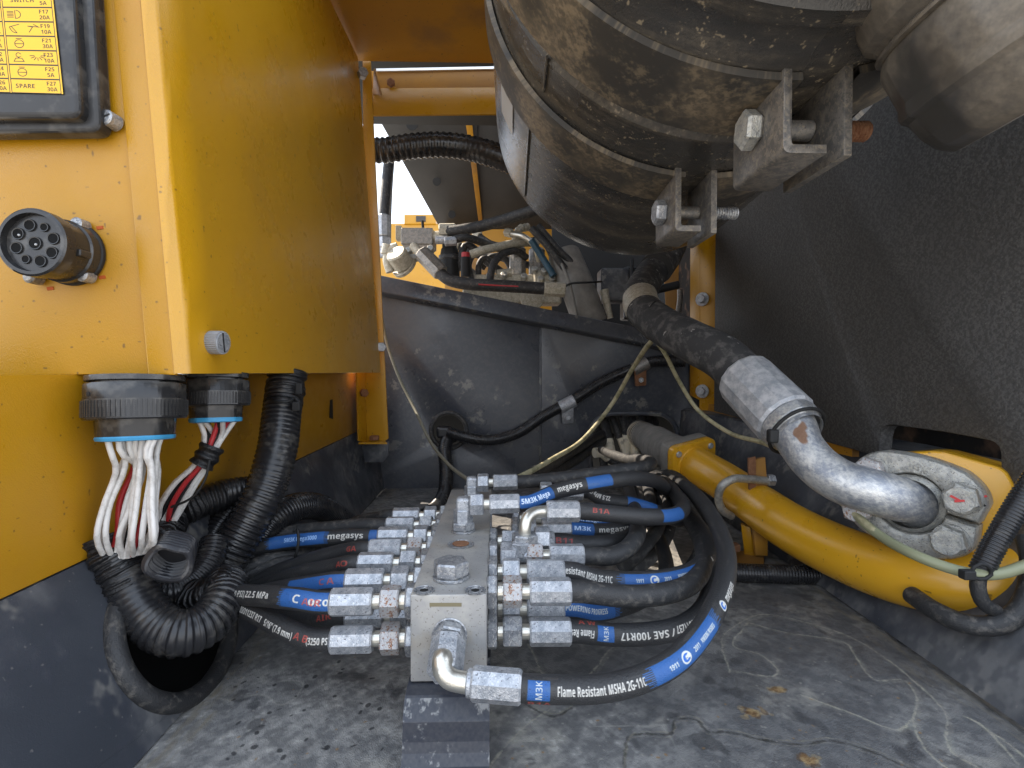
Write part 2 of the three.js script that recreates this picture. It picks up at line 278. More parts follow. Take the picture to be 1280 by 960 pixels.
// floor: dusty black plate; dried puddle rims lie where they dried
M.floor = (() => {
  const S = 2048, cv = document.createElement('canvas'); cv.width = cv.height = S; const cx = cv.getContext('2d'), im = cx.createImageData(S, S);
  for (let j = 0; j < S; j++) for (let i = 0; i < S; i++) {
    const u = i / S, v = j / S, n = fbm(u, v, 9, 6, 201, 0.6), f = fbm(u, v, 150, 3, 205, 0.75), w = fbm(u, v, 14, 5, 209, 0.55), g = fbm(u, v, 40, 4, 213, 0.6), dg = fbm((u * 0.7 + v * 0.7) % 1, ((v - u) * 0.25 + 1) % 1, 16, 4, 219, 0.6);
    const big = sst(0.38, 0.62, n), st = sst(0.40, 0.62, dg), gr = sst(0.3, 0.7, f);
    let c = mix([0.070, 0.072, 0.078], [0.33, 0.32, 0.30], Math.min(1, (0.24 + 0.28 * big + 0.30 * st) * (0.5 + 0.7 * gr)));
    c = mix(c, [0.42, 0.395, 0.34], 0.5 * sst(0.53, 0.68, w) * sst(0.36, 0.62, g) * (0.4 + 0.6 * gr));
    const e = Math.abs(fbm(u, v, 7, 4, 217, 0.45) - 0.5); if (e < 0.006) c = mix(c, [0.44, 0.42, 0.37], 0.45 * (1 - e / 0.006) * sst(0.4, 0.6, g));
    if (g > 0.64) c = mix(c, [0.045, 0.045, 0.048], sst(0.64, 0.74, g) * 0.6);
    c = mix(c, [0.5, 0.48, 0.44], 0.6 * sst(0.70, 0.8, f) * big);
    const k = (j * S + i) * 4; im.data[k] = enc(c[0]); im.data[k + 1] = enc(c[1]); im.data[k + 2] = enc(c[2]); im.data[k + 3] = 255;
  }
  cx.putImageData(im, 0, 0);
  // floor metres to texture: u = x + 0.5, v = 1 + z - ... (z from -1.05 to -0.05)
  const T = ([px, py]) => { const p = floorAt(px, py); return [(p.x + 0.5) * S, (p.z + 1.08) * S]; };
  const line = (pts, w, col) => {
    const q = new THREE.CatmullRomCurve3(pts.map((p) => { const [x, y] = T(p); return V(x, y, 0); }), false, 'centripetal'), n = Math.ceil(q.getLength() / 4); cx.strokeStyle = col; cx.lineCap = 'round'; cx.lineJoin = 'round'; let last = null, wob = 0;
    for (let k = 0; k <= n; k++) { const p = q.getPointAt(k / n); wob = wob * 0.9 + rr(-0.5, 0.5); const x = p.x + wob + rr(-0.7, 0.7), y = p.y + wob * 0.7 + rr(-0.7, 0.7); if (last && rnd() > 0.06) { cx.globalAlpha = rr(0.35, 1); cx.lineWidth = w * rr(0.4, 1.3); cx.beginPath(); cx.moveTo(...last); cx.lineTo(x, y); cx.stroke(); } last = [x, y]; }
    cx.globalAlpha = 1;
  };
  const pale = 'rgba(176,170,152,0.6)';
  const loops = [
    [[912, 842], [902, 800], [915, 785], [955, 768], [1000, 776], [1060, 795], [1110, 825], [1150, 858], [1180, 890], [1190, 940], [1225, 960]],
    [[935, 778], [918, 808], [950, 818], [972, 838], [965, 845], [915, 838]], [[935, 778], [980, 790], [1055, 803], [1070, 822], [1095, 850], [1130, 850], [1145, 870], [1142, 905], [1165, 945], [1190, 965]],
    [[1000, 868], [1060, 890], [1120, 912], [1140, 900]], [[1205, 895], [1225, 905], [1250, 930], [1272, 955]], [[1215, 900], [1260, 930], [1290, 955]],
    [[660, 805], [700, 870], [740, 840], [765, 810], [800, 795]], [[610, 960], [660, 905], [690, 885]]];
  for (const l of loops) { line(l, 3.2, pale); line(l.map(([x, y]) => [x + 3, y + 2]), 7, 'rgba(170,164,146,0.12)'); }
  for (const l of [[[780, 960], [790, 920], [840, 917], [845, 900], [870, 900], [885, 914], [910, 915], [955, 925], [1000, 930], [1040, 926], [1090, 940], [1140, 962]], [[640, 870], [690, 895], [720, 882]]]) { line(l, 4, 'rgba(46,44,40,0.5)'); line(l.map(([x, y]) => [x + 1, y - 3]), 2.5, 'rgba(150,142,122,0.4)'); line(l.map(([x, y]) => [x - 1, y + 3]), 2, 'rgba(150,142,122,0.3)'); }
  for (let i = 0; i < 46; i++) { const [x, y] = T([rr(280, 480), rr(800, 950)]); cx.fillStyle = 'rgba(30,30,32,0.6)'; cx.beginPath(); cx.ellipse(x, y, rr(1.5, 5) * (0.4 + rnd()), rr(1.5, 4) * (0.4 + rnd()), rr(0, 3), 0, 7); cx.fill(); }
  for (let i = 0; i < 240; i++) { const [x, y] = T([rr(250, 1200), rr(760, 960)]); cx.fillStyle = rnd() < 0.3 ? 'rgba(150,115,75,0.7)' : 'rgba(165,160,150,0.6)'; cx.beginPath(); cx.ellipse(x, y, rr(0.8, 2.6), rr(0.8, 2), rr(0, 3), 0, 7); cx.fill(); }
  for (const [px, py, r] of [[940, 890, 26], [972, 862, 12], [1010, 950, 18]]) { const [x, y] = T([px, py]); for (let i = 0; i < 40; i++) { cx.fillStyle = i % 3 ? 'rgba(165,140,100,0.4)' : 'rgba(95,65,40,0.45)'; cx.beginPath(); cx.ellipse(x + rr(-r, r) * rnd(), y + rr(-r, r) * 0.6 * rnd(), rr(2, 8), rr(2, 5), rr(0, 3), 0, 7); cx.fill(); } }
  // dusty seams along both edges of the floor
  for (let i = 0; i < 900; i++) { const z = rr(-1.0, -0.1), left = rnd() < 0.5, x = left ? -0.195 + rr(-0.012, 0.02) * rnd() : 0.325 - rr(0, 0.03) * rnd(); cx.fillStyle = 'rgba(130,120,100,0.2)'; cx.beginPath(); cx.ellipse((x + 0.5) * S, (z + 1.08) * S, rr(1, 5), rr(4, 26), 0, 0, 7); cx.fill(); }
  const t = new THREE.CanvasTexture(cv); t.colorSpace = THREE.SRGBColorSpace; t.magFilter = THREE.LinearFilter; t.needsUpdate = true;
  return std({ map: t, roughnessMap: rough3, roughness: 0.9, bumpMap: grain, bumpScale: 0.0005 });
})();

// printed hose covers
const C_HOSE = 2 * Math.PI * 0.0068;
function hoseMat(L, items) {
  const w = Math.min(2048, Math.round(L * 4600)), h = 200, k = w / L, cv = document.createElement('canvas'); cv.width = w; cv.height = h; const cx = cv.getContext('2d');
  cx.fillStyle = '#2f2f30'; cx.fillRect(0, 0, w, h);
  for (let i = 0; i < w * 1.2; i++) { const a = rnd(); cx.fillStyle = a < 0.6 ? 'rgba(12,12,13,0.35)' : 'rgba(120,112,100,' + (0.25 * rnd()).toFixed(2) + ')'; cx.fillRect(rnd() * w, rnd() * h, rr(1, 5), rr(1, 3)); }
  const ky = h / C_HOSE; cx.textBaseline = 'middle'; cx.textAlign = 'center';
  for (const it of items) {
    const x0 = it.s * k, x1 = (it.s + it.l) * k, y = (0.5 - (it.v || 0) / C_HOSE) * h; cx.save();
    if (it.band) {
      const hh = (it.h || 0.012) * ky / 2; cx.fillStyle = it.band; cx.fillRect(x0, y - hh, x1 - x0, hh * 2);
      if (it.rag) for (let j = 0; j < 11; j++) { cx.fillRect(x0 - rr(4, 20), y - hh + j * hh * 2 / 11, 40, hh * 1.1 / 11); cx.fillRect(x1 - 30, y - hh + j * hh * 2 / 11, 30 + rr(4, 20), hh * 1.1 / 11); }
    }
    if (it.text) {
      const px = (it.size || 0.0058) * ky; cx.font = (it.turn ? '' : 'bold ') + px.toFixed(0) + 'px sans-serif'; cx.fillStyle = it.color || '#cfccc4'; cx.translate((x0 + x1) / 2, y); if (it.flip) cx.rotate(Math.PI);
      if (it.turn) { cx.rotate(-Math.PI / 2); cx.scale(1, k / ky); }
      const wd = cx.measureText(it.text).width; cx.scale(it.turn ? 1 : Math.min(1.15, (x1 - x0) / wd), 1); cx.fillText(it.text, 0, 0);
    }
    if (it.cog) { const x = (x0 + x1) / 2, r = 0.0032 * ky; cx.fillStyle = '#cfcfcb'; cx.beginPath(); cx.ellipse(x, y, r * k / ky, r, 0, 0, 7); cx.fill(); cx.strokeStyle = it.band || '#2a62b8'; cx.lineWidth = r * 0.3; cx.beginPath(); cx.ellipse(x, y, r * 0.5 * k / ky, r * 0.5, 0, 0.5, 5.4); cx.stroke(); }
    cx.restore();
  }
  for (let i = 0; i < w * 0.06; i++) { cx.fillStyle = 'rgba(150,140,122,' + (0.05 + 0.08 * rnd()).toFixed(2) + ')'; cx.beginPath(); cx.ellipse(rnd() * w, h * (0.15 + 0.55 * rnd() * rnd()), rr(4, 26), rr(2, 7), 0, 0, 7); cx.fill(); }
  for (let i = 0; i < w * 0.9; i++) { cx.fillStyle = rnd() < 0.5 ? 'rgba(30,29,28,0.5)' : 'rgba(130,122,108,0.22)'; cx.fillRect(rnd() * w, rnd() * h, rr(1, 3), rr(1, 2)); }
  const t = new THREE.CanvasTexture(cv); t.colorSpace = THREE.SRGBColorSpace; t.wrapS = t.wrapT = THREE.RepeatWrapping; t.magFilter = THREE.LinearFilter; t.repeat.set(1 / L, 1 / C_HOSE); t.needsUpdate = true;
  return std({ map: t, roughness: 0.5, bumpMap: grain, bumpScale: 0.0003 });
}
const BLUE = '#2a5a98';

// ---------------------------------------------------------------- the setting
struct('ground', new THREE.PlaneGeometry(120, 120).rotateX(-Math.PI / 2).translate(0, -1.25, 0), M.ground);
{ // floor plate, with thickness
  const g = boxUV(new THREE.BoxGeometry(0.602, 0.012, 0.96).translate(0.089, -0.006, -0.54)); const p = g.attributes.position, uv = g.attributes.uv;
  for (let i = 0; i < p.count; i++) uv.setXY(i, p.getX(i) + 0.5, 1 - (p.getZ(i) + 1.08));
  struct('floor', g, M.floor);
}
const YB = CAMY - 0.1126;
{ // left side: sloped dark lower wall with a large grommet hole, painted wall above, added black boards behind shut out light and paint the hollow dark
  const xT = (z) => -0.26 + (-z - 0.276) * 0.0416, yT2 = (z) => CAMY - 0.120 + (-z - 0.276) * 0.0319, xB = (z) => -0.202 - (-z - 0.293) * 0.018;
  const Z0 = -0.12, Z1 = -1.02, S = (u, v) => { const z = Z0 + (Z1 - Z0) * u, w = v + 0.10 * Math.sin(v * Math.PI); return V(xB(z) + (xT(z) - xB(z)) * (v * v * 0.25 + v * 0.75), 0.001 + (yT2(z) - 0.001) * v, z); };
  const hit = (px, py) => { let best = null, bd = 9; for (let a = 0; a <= 90; a++) for (let b = 0; b <= 40; b++) { const p = S(a / 90, b / 40), q = p.clone().project(camera), d = Math.hypot((q.x + 1) * 640 - px, (1 - q.y) * 480 - py); if (d < bd * 100) { if (best === null || d < best.d) best = { d, a: a / 90, b: b / 40 }; } } return best; };
  const hc = hit(222, 786), out = [], hole = [], rim = [];
  for (let k = 0; k < 24; k++) out.push(new THREE.Vector2(k / 24, 0)); for (let k = 0; k < 8; k++) out.push(new THREE.Vector2(1, k / 8)); for (let k = 24; k > 0; k--) out.push(new THREE.Vector2(k / 24, 1)); for (let k = 8; k > 0; k--) out.push(new THREE.Vector2(0, k / 8));
  const ru = 0.056 / (Z0 - Z1), rv = 0.40;
  for (let k = 0; k < 40; k++) { const a = k / 40 * Math.PI * 2; hole.push(new THREE.Vector2(hc.a + ru * Math.cos(a), hc.b + rv * Math.sin(a))); rim.push(S(hc.a + ru * Math.cos(a), hc.b + rv * Math.sin(a))); }
  const sh = new THREE.Shape(out); sh.holes.push(new THREE.Path(hole.slice().reverse()));
  let g = new THREE.ExtrudeGeometry(sh, { depth: 1, bevelEnabled: false, curveSegments: 1 }); const gp = g.attributes.position;
  for (let k = 0; k < gp.count; k++) { const p = S(gp.getX(k), gp.getY(k)); p.x -= 0.004 * gp.getZ(k); gp.setXYZ(k, p.x, p.y, p.z); }
  g.computeVertexNormals(); g = toCreasedNormals(boxUV(g), 0.6);
  const w = thing('lower_wall', 'dark blue lower left wall with a wide oval grommet hole', 'wall', S(0.5, 0));
  part('wall_panel', g, M.navy, w);
  part('grommet', sweep([...rim, rim[0], rim[1]].map((p) => p.clone().add(V(0.001, 0.0006, 0))), 0.0062, { step: 0.004, seg: 14, caps: false }), M.rubber, w);
  const b = thing('left_wall', 'yellow side wall behind the hanging plugs and conduit', 'wall', V(-0.25, YB, -0.5));
  part('wall_panel', plate([V(xT(-0.12), yT2(-0.12) + 0.001, -0.12), V(xT(-0.93), yT2(-0.93) + 0.001, -0.93), V(xT(-0.93), 0.2185, -0.93), V(xT(-0.12), 0.2185, -0.12)], 0.004, { toward: V(1, 0, 0) }), M.yellow, b);
  { const p0 = sideAt(414, 510, -0.2372); part('paint_chip', plate([[413, 500], [416, 499], [416.5, 524], [412, 522]].map(([x, y]) => { let p = V(0, 0, 0); for (let z = -0.6; z > -0.93; z -= 0.002) { const q = sideAt(x, y, xT(z) + 0.0008); if (Math.abs(q.z - z) < 0.01) p = q; } return p.x ? p : p0; }), 0.0005, { toward: V(1, 0, 0), bevel: 0 }), M.black, b); }
  struct('blackout_back', boxUV(new THREE.BoxGeometry(0.006, 0.26, 1.1).translate(-0.37, 0.08, -0.5)), M.void);
  struct('blackout_top', boxUV(new THREE.BoxGeometry(0.09, 0.006, 1.0).translate(-0.325, 0.2, -0.5)), M.void);
  struct('blackout_bottom', boxUV(new THREE.BoxGeometry(0.13, 0.006, 1.0).translate(-0.28, -0.02, -0.5)), M.void);
}
function ruled(rowsIn, t) {   // sheet through rows of points, with thickness away from its front
  const n = rowsIn[0].length, pos = [], idx = [], m = rowsIn.length, off = n * m;
  const nr = (r, i) => { const a = rowsIn[r][Math.max(0, i - 1)], b = rowsIn[r][Math.min(n - 1, i + 1)], c = rowsIn[Math.max(0, r - 1)][i], d = rowsIn[Math.min(m - 1, r + 1)][i]; return b.clone().sub(a).cross(d.clone().sub(c)).normalize(); };
  for (const o of [0, -t]) rowsIn.forEach((row, r) => row.forEach((p, i) => { const d = nr(r, i); pos.push(p.x + d.x * o, p.y + d.y * o, p.z + d.z * o); }));
  const q = (a, b, c, d) => idx.push(a, b, c, a, c, d);
  for (let r = 0; r < m - 1; r++) for (let i = 0; i < n - 1; i++) { const a = r * n + i; q(a, a + 1, a + n + 1, a + n); q(off + a, off + a + n, off + a + n + 1, off + a + 1); }
  for (let i = 0; i < n - 1; i++) { q(i, off + i, off + i + 1, i + 1); const a = (m - 1) * n + i; q(a, a + 1, off + a + 1, off + a); }
  for (let r = 0; r < m - 1; r++) { const a = r * n; q(a, a + n, off + a + n, off + a); const b = r * n + n - 1; q(b, off + b, off + b + n, b + n); }
  const g = new THREE.BufferGeometry(); g.setAttribute('position', new THREE.Float32BufferAttribute(pos, 3)); g.setIndex(idx); g.computeVertexNormals();
  return toCreasedNormals(boxUV(g), 0.7);
}
{ // right side: dark lower wall, leaning out towards its top
  const w = thing('lower_wall', 'dusty black lower right wall below the foam sheet and yellow pipe', 'wall', V(0.33, 0, -0.5)), rows = [];
  for (let r = 0; r <= 8; r++) { const row = []; for (let k = 0; k <= 14; k++) { const f = k / 14, z = -1.0 + 0.78 * f, v = r / 8, xb = 0.346 - 0.024 * f, xt = 0.356 + 0.075 * sst(0, 0.8, f), yt = 0.147 - 0.017 * f; row.push(V(xb + (xt - xb) * Math.pow(v, 1.15), 0.001 + (yt - 0.001) * v, z)); } rows.push(row.reverse()); }
  part('wall_panel', ruled(rows, 0.005), M.navy, w);
  part('wall_lip', ruled([rows[8], rows[8].map((p) => p.clone().add(V(0.05, 0.001, 0)))], 0.003), M.navy, w);
}
{ // back panel: two sheets with a seam, round hole, long slot
  const D = 1.0, hole = [], slot = [];
  for (let i = 0; i < 28; i++) { const a = i / 28 * 6.2832; hole.push(at(561 + 22 * Math.cos(a), 538 + 22 * Math.sin(a), D)); }
  const rc = (x0, y0, x1, y1, r) => { for (const [cx, cy, s] of [[x1 - r, y1 - r, 0], [x0 + r, y1 - r, 1], [x0 + r, y0 + r, 2], [x1 - r, y0 + r, 3]]) for (let k = 0; k <= 5; k++) { const a = (s + k / 5) * Math.PI / 2; slot.push(at(cx + r * Math.cos(a), cy + r * Math.sin(a), D)); } };
  rc(738, 517, 846, 604, 26);
  const b = thing('back_wall', 'dark blue back wall with a round hole, long slot and sloping top', 'wall', at(640, 612, D));
  part('panel', plate([at(440, 352, D), at(673.6, 396, D), at(673.6, 613, D), at(440, 613, D)], 0.005, { holes: [hole] }), M.navyClean, b);
  part('panel', plate([at(677, 396, D), at(872, 440, D), at(872, 613, D), at(677, 613, D)], 0.005, { holes: [slot] }), M.navyClean, b);
  part('seam_strip', plate([at(669, 396, D + 0.006), at(682, 396, D + 0.006), at(682, 613, D + 0.006), at(669, 613, D + 0.006)], 0.003), M.navyClean, b);
  part('hole_edge', sweep([...hole, hole[0], hole[1]], 0.0045, { seg: 8, caps: false }), M.rubber, b);
  part('slot_edge', sweep([...slot, slot[0], slot[1]], 0.005, { seg: 8, caps: false }), M.navyClean, b);
  // folded flange on the sloping edge
  const e = [at(440, 336, 0.985), at(872, 424, 0.985), at(872, 442, 0.975), at(440, 358, 0.975)];
  part('flange', plate(e, 0.02, { bevel: 0.004, bs: 3, toward: V(0, 0, 1) }), M.navyClean, b);
  const back = boxUV(new THREE.BoxGeometry(0.9, 0.5, 0.01).translate(0.02, -0.05, -1.16));
  struct('hollow_back', back, M.black);
}
// right foam sheet, with a notch for the flanged pipe
{
  const X = 0.38, P = (px, py) => { const p = sideAt(px, py, X); return p; };
  const a = P(892, 514), bot = P(1278, 618);
  const pts = [V(X, 0.86, a.z), a, P(1098, 571), P(1100, 546), P(1102, 538), P(1106, 533), P(1113, 531), P(1180, 540), P(1234, 550), P(1242, 553), P(1248, 559), P(1250, 568), P(1250, 612), bot, V(X, bot.y - 0.002, -0.33), V(X, 0.86, -0.33)];
  const t = thing('foam_sheet', 'black textured foam sheet on the right wall with a notch', 'insulation', V(X, 0.1, -0.6));
  part('foam_board', plate(pts, 0.014, { bevel: 0.002, toward: V(-1, 0, 0) }), M.foam, t);
  struct('right_wall', boxUV(new THREE.BoxGeometry(0.01, 1.0, 1.1).translate(0.47, 0.38, -0.90)), M.drabDark = std({ map: tex(256, 0.1, (u, v) => mix([0.02, 0.016, 0.014], [0.12, 0.07, 0.045], sst(0.5, 0.75, fbm(u, v, 5, 5, 221)))), roughness: 0.9 }));
  const rail = thing('wall_rail', 'brownish yellow rail running under the foam sheet', 'rail', V(0.385, 0.12, -0.6));
  part('rail_bar', plate([P(880, 505).setX(0.384), P(880, 530).setX(0.384), V(0.384, CAMY - 0.092, -0.56), V(0.384, CAMY - 0.06, -0.56)], 0.008, { toward: V(-1, 0, 0) }), M.orange, rail);
}
// frame post right of the back wall (an angle post, bolts on its slanted face)
{
  const t = thing('frame_post', 'yellow angled frame post with washers and bolts at the foam edge', 'post', at(878, 520, 0.97));
  const a0 = at(862, 280, 0.99), a1 = at(862, 494, 0.99), b0 = at(874, 280, 0.965), b1 = at(874, 500, 0.965), c0 = at(894, 280, 0.94), c1 = at(894, 540, 0.94);
  part('post_web', plate([a0.clone().setY(0.8), a1, b1, b0.clone().setY(0.8)], 0.004), M.yellow, t);
  part('post_face', plate([b0.clone().setY(0.8), at(874, 532, 0.966), c1, c0.clone().setY(0.8)], 0.004), M.yellow, t);
  for (const y of [374, 489]) { const p = at(878, y, 0.957), n = V(-0.7, 0, 0.72); const bo = put('washer', discGeo(0.0125, 0.002), M.zinc, t, p, n); const hx = shade(new THREE.Mesh(hexGeo(0.014, 0.008), M.zinc)); hx.name = 'bolt_head'; hx.position.y = 0.002; bo.add(hx); }
}
// ceiling and beam
{
  const y = CAMY + 0.5;
  const c = thing('ceiling', 'brown yellow sheet metal ceiling above the cross beam', 'ceiling', V(0.1, y, -0.6));
  part('ceiling_panel', boxUV(new THREE.BoxGeometry(0.72, 0.006, 0.36).translate(0.12, y + 0.003, -0.687)), M.orange, c);
  const bm = thing('cross_beam', 'orange yellow folded cross beam under the ceiling edge', 'beam', at(550, 140, 0.9));
  part('beam_web', plate([at(455, 88.5, 0.895), at(760, 83, 0.895), at(760, 112, 0.9), at(455, 112, 0.9)], 0.004), M.orange, bm);
  part('beam_lip', plate([at(455, 110, 0.892), at(760, 108, 0.892), at(760, 141, 0.88), at(455, 144, 0.88)], 0.004, { bevel: 0.001 }), M.yellow, bm);
  part('light_line_strip', plate([at(470, 85.5, 0.891), at(760, 80, 0.891), at(760, 83, 0.891), at(470, 89, 0.891)], 0.003), std({ color: new THREE.Color().setRGB(0.8, 0.79, 0.76), metalness: 0.7, roughness: 0.45 }), bm);  // pale metal strip added to stand in for the bright line of light
  put('bolt', hexGeo(0.012, 0.006), M.rust, bm, at(489, 104, 0.893), V(0, -0.2, 1));
  part('gusset', plate([at(467, 86, 0.87), at(476, 119, 0.87), at(466, 118, 0.89)], 0.003), M.orange, bm);
}

// ---------------------------------------------------------------- left cabinet
const CD = 0.33;
{
  const t = thing('electrical_cabinet', 'yellow sheet metal cabinet on the left with a closed door', 'cabinet', at(100, 468, CD));
  const TOP = -110, lean = (x, y) => x - 0.093 * (466 - y);      // sheet edges lean as they rise
  part('front_panel', plate([at(-130, 470, CD), at(187, 467.5, CD), at(lean(187, TOP), TOP, CD), at(-130, TOP, CD)], 0.004), M.yellow, t);
  part('front_strip', plate([at(184.5, 468.5, CD - 0.003), at(219, 469, CD - 0.003), at(lean(219, TOP), TOP, CD - 0.003), at(lean(184.5, TOP), TOP, CD - 0.003)], 0.0035, { bevel: 0.001 }), M.yellow, t);
  // door: front return and long side face in one folded sheet with a round bend
  const xs = (y) => lean(222, y), dFar = 0.851;
  const bend = (y, k) => { // k 0..1 round the bend from front to side
    const p = at(lean(244, y), y, CD + 0.006), f = at(xs(y), y, CD - 0.001); const a = k * Math.PI / 2, w = 0.0075;
    return V(p.x - w + w * Math.sin(a), p.y, f.z - w + w * Math.cos(a));
  };
  const colsAt = (y0n, y0f) => { const out = [], yy = y0n; out.push(at(xs(yy), yy, CD - 0.001)); for (let k = 0; k <= 6; k++) out.push(bend(yy, k / 6)); const s = out[out.length - 1], e = y0f; for (let k = 1; k <= 24; k++) out.push(s.clone().lerp(e, k / 24)); return out; };
  const botF = at(473.5, 453, dFar), topF = at(445, 72, dFar);
  const rows = []; const NR = 24; const bot = at(0, 467, CD).y, topY = topF.y;
  for (let r = 0; r <= NR; r++) {
    const f = r / NR, y = bot + (topY - bot) * f; const py = 465 - (y - CAMY) * F / (CD); const e = botF.clone().lerp(topF, f); e.y = y * 1.0;
    rows.push(colsAt(py, V(e.x, y, e.z)));
  }
  const n = rows[0].length, pos = [], idx = [];
  const shell = (off) => rows.forEach((row) => row.forEach((p, i) => { const a = row[Math.max(0, i - 1)], b = row[Math.min(n - 1, i + 1)], d = b.clone().sub(a).cross(YA).normalize(); pos.push(p.x + d.x * off, p.y, p.z + d.z * off); }));
  shell(0); shell(0.003); const off = rows.length * n;
  const q = (a, b, c, d) => idx.push(a, b, c, a, c, d);
  for (let r = 0; r < NR; r++) for (let i = 0; i < n - 1; i++) { const a = r * n + i; q(a, a + 1, a + n + 1, a + n); q(off + a, off + a + n, off + a + n + 1, off + a + 1); }
  for (let i = 0; i < n - 1; i++) { q(i, off + i, off + i + 1, i + 1); const a = NR * n + i; q(a, a + 1, off + a + 1, off + a); }
  for (let r = 0; r < NR; r++) { const a = r * n; q(a, a + n, off + a + n, off + a); const b = r * n + n - 1; q(b, off + b, off + b + n, b + n); }
  const g = new THREE.BufferGeometry(); g.setAttribute('position', new THREE.Float32BufferAttribute(pos, 3)); g.setIndex(idx); g.computeVertexNormals();
  const door = part('door', toCreasedNormals(boxUV(g), 0.7), M.yellowDoorLifted, t);
  // knurled thumb screw
  const kp = at(266, 428, 0.352).setX(-0.1925), dir = V(1, -0.02, 0.15);
  put('screw_collar', cylGeo(0.0075, 0.0035, 0.0008), M.zinc, door, kp.clone().addScaledVector(dir, -0.002), dir);
  put('screw_neck', cylGeo(0.0055, 0.007), M.zincDark, door, kp, dir);
  { const kn = []; for (let i = 0; i < 32; i++) { const a = i / 32 * 6.2832; kn.push(along(new THREE.CylinderGeometry(0.0006, 0.0006, 0.0085, 5).translate(0, 0.0095, 0), V(0, 0, 0), YA).translate(0.0071 * Math.cos(a), 0, 0.0071 * Math.sin(a))); }
    const kg = merge([lathe([[0, 0.005], [0.0062, 0.005], [0.0070, 0.0058], [0.0070, 0.0132], [0.0062, 0.014], [0, 0.014]], 40), ...kn]); kg.userData = {};
    const k = put('thumb_screw', kg, M.zinc, door, kp, dir); const sl = shade(new THREE.Mesh(new THREE.BoxGeometry(0.0125, 0.001, 0.0012).translate(0, 0.0138, 0), M.black)); sl.name = 'slot'; k.add(sl); }
  part('bottom_panel', boxUV(new THREE.BoxGeometry(0.13, 0.003, 0.5).translate(-0.262, CAMY + 0.0015, -0.585)), M.yellow, t);
  put('corner_bolt', hexGeo(0.014, 0.012), M.zinc, t, at(474, 434, 0.86), V(0.5, 0, 0.9));
  put('corner_bolt', hexGeo(0.014, 0.012), M.zincDark, t, at(452, 94, 0.845), V(0.5, 0, 0.9));
  part('paint_mark', plate([at(277, 385, 0.352), at(282, 388, 0.352), at(281, 408, 0.352), at(275, 406, 0.352)].map((p) => V(-0.1955, p.y, p.z)), 0.0005, { bevel: 0, toward: V(1, 0, 0) }), std({ color: 0x9a3a10, roughness: 0.8 }), t);
  struct('cabinet_back', boxUV(new THREE.BoxGeometry(0.02, 0.55, 0.5).translate(-0.285, 0.5, -0.62)), M.yellow);
}
{ // far frame post of the cabinet
  const t = thing('frame_post', 'yellow frame post behind the cabinet door with a bottom bolt', 'post', at(466, 553, 0.87));
  const d = 0.872, L = (x, y) => at(x, y, d);
  part('post_face', plate([L(453, 70), L(463, 72), L(485.5, 548), L(478, 554), L(458, 554), L(455, 452)], 0.004, { bevel: 0.001 }), M.yellow, t);
  part('post_flange', plate([at(446, 455, 0.845), L(456.5, 455), L(459, 553), at(449, 551, 0.845)], 0.003), M.yellow, t);
  part('foot', plate([at(448, 553, 0.84), at(484, 553, 0.84), at(478, 549, 0.9), at(452, 549, 0.9)], 0.003, { toward: V(0, 1, 0) }), M.yellow, t);
  put('foot_bolt', hexGeo(0.014, 0.007), M.rust, t, at(468, 550, 0.86), V(0, 1, 0));
  put('side_bolt', hexGeo(0.012, 0.007), M.rust, t, at(454, 491, 0.855), V(0.6, 0, 0.8));
  part('foot_bracket', plate([at(452, 556, 0.882), at(486, 552, 0.882), at(485, 570, 0.882), at(478, 578, 0.882), at(456, 578, 0.882)], 0.004), M.navy, t);
}
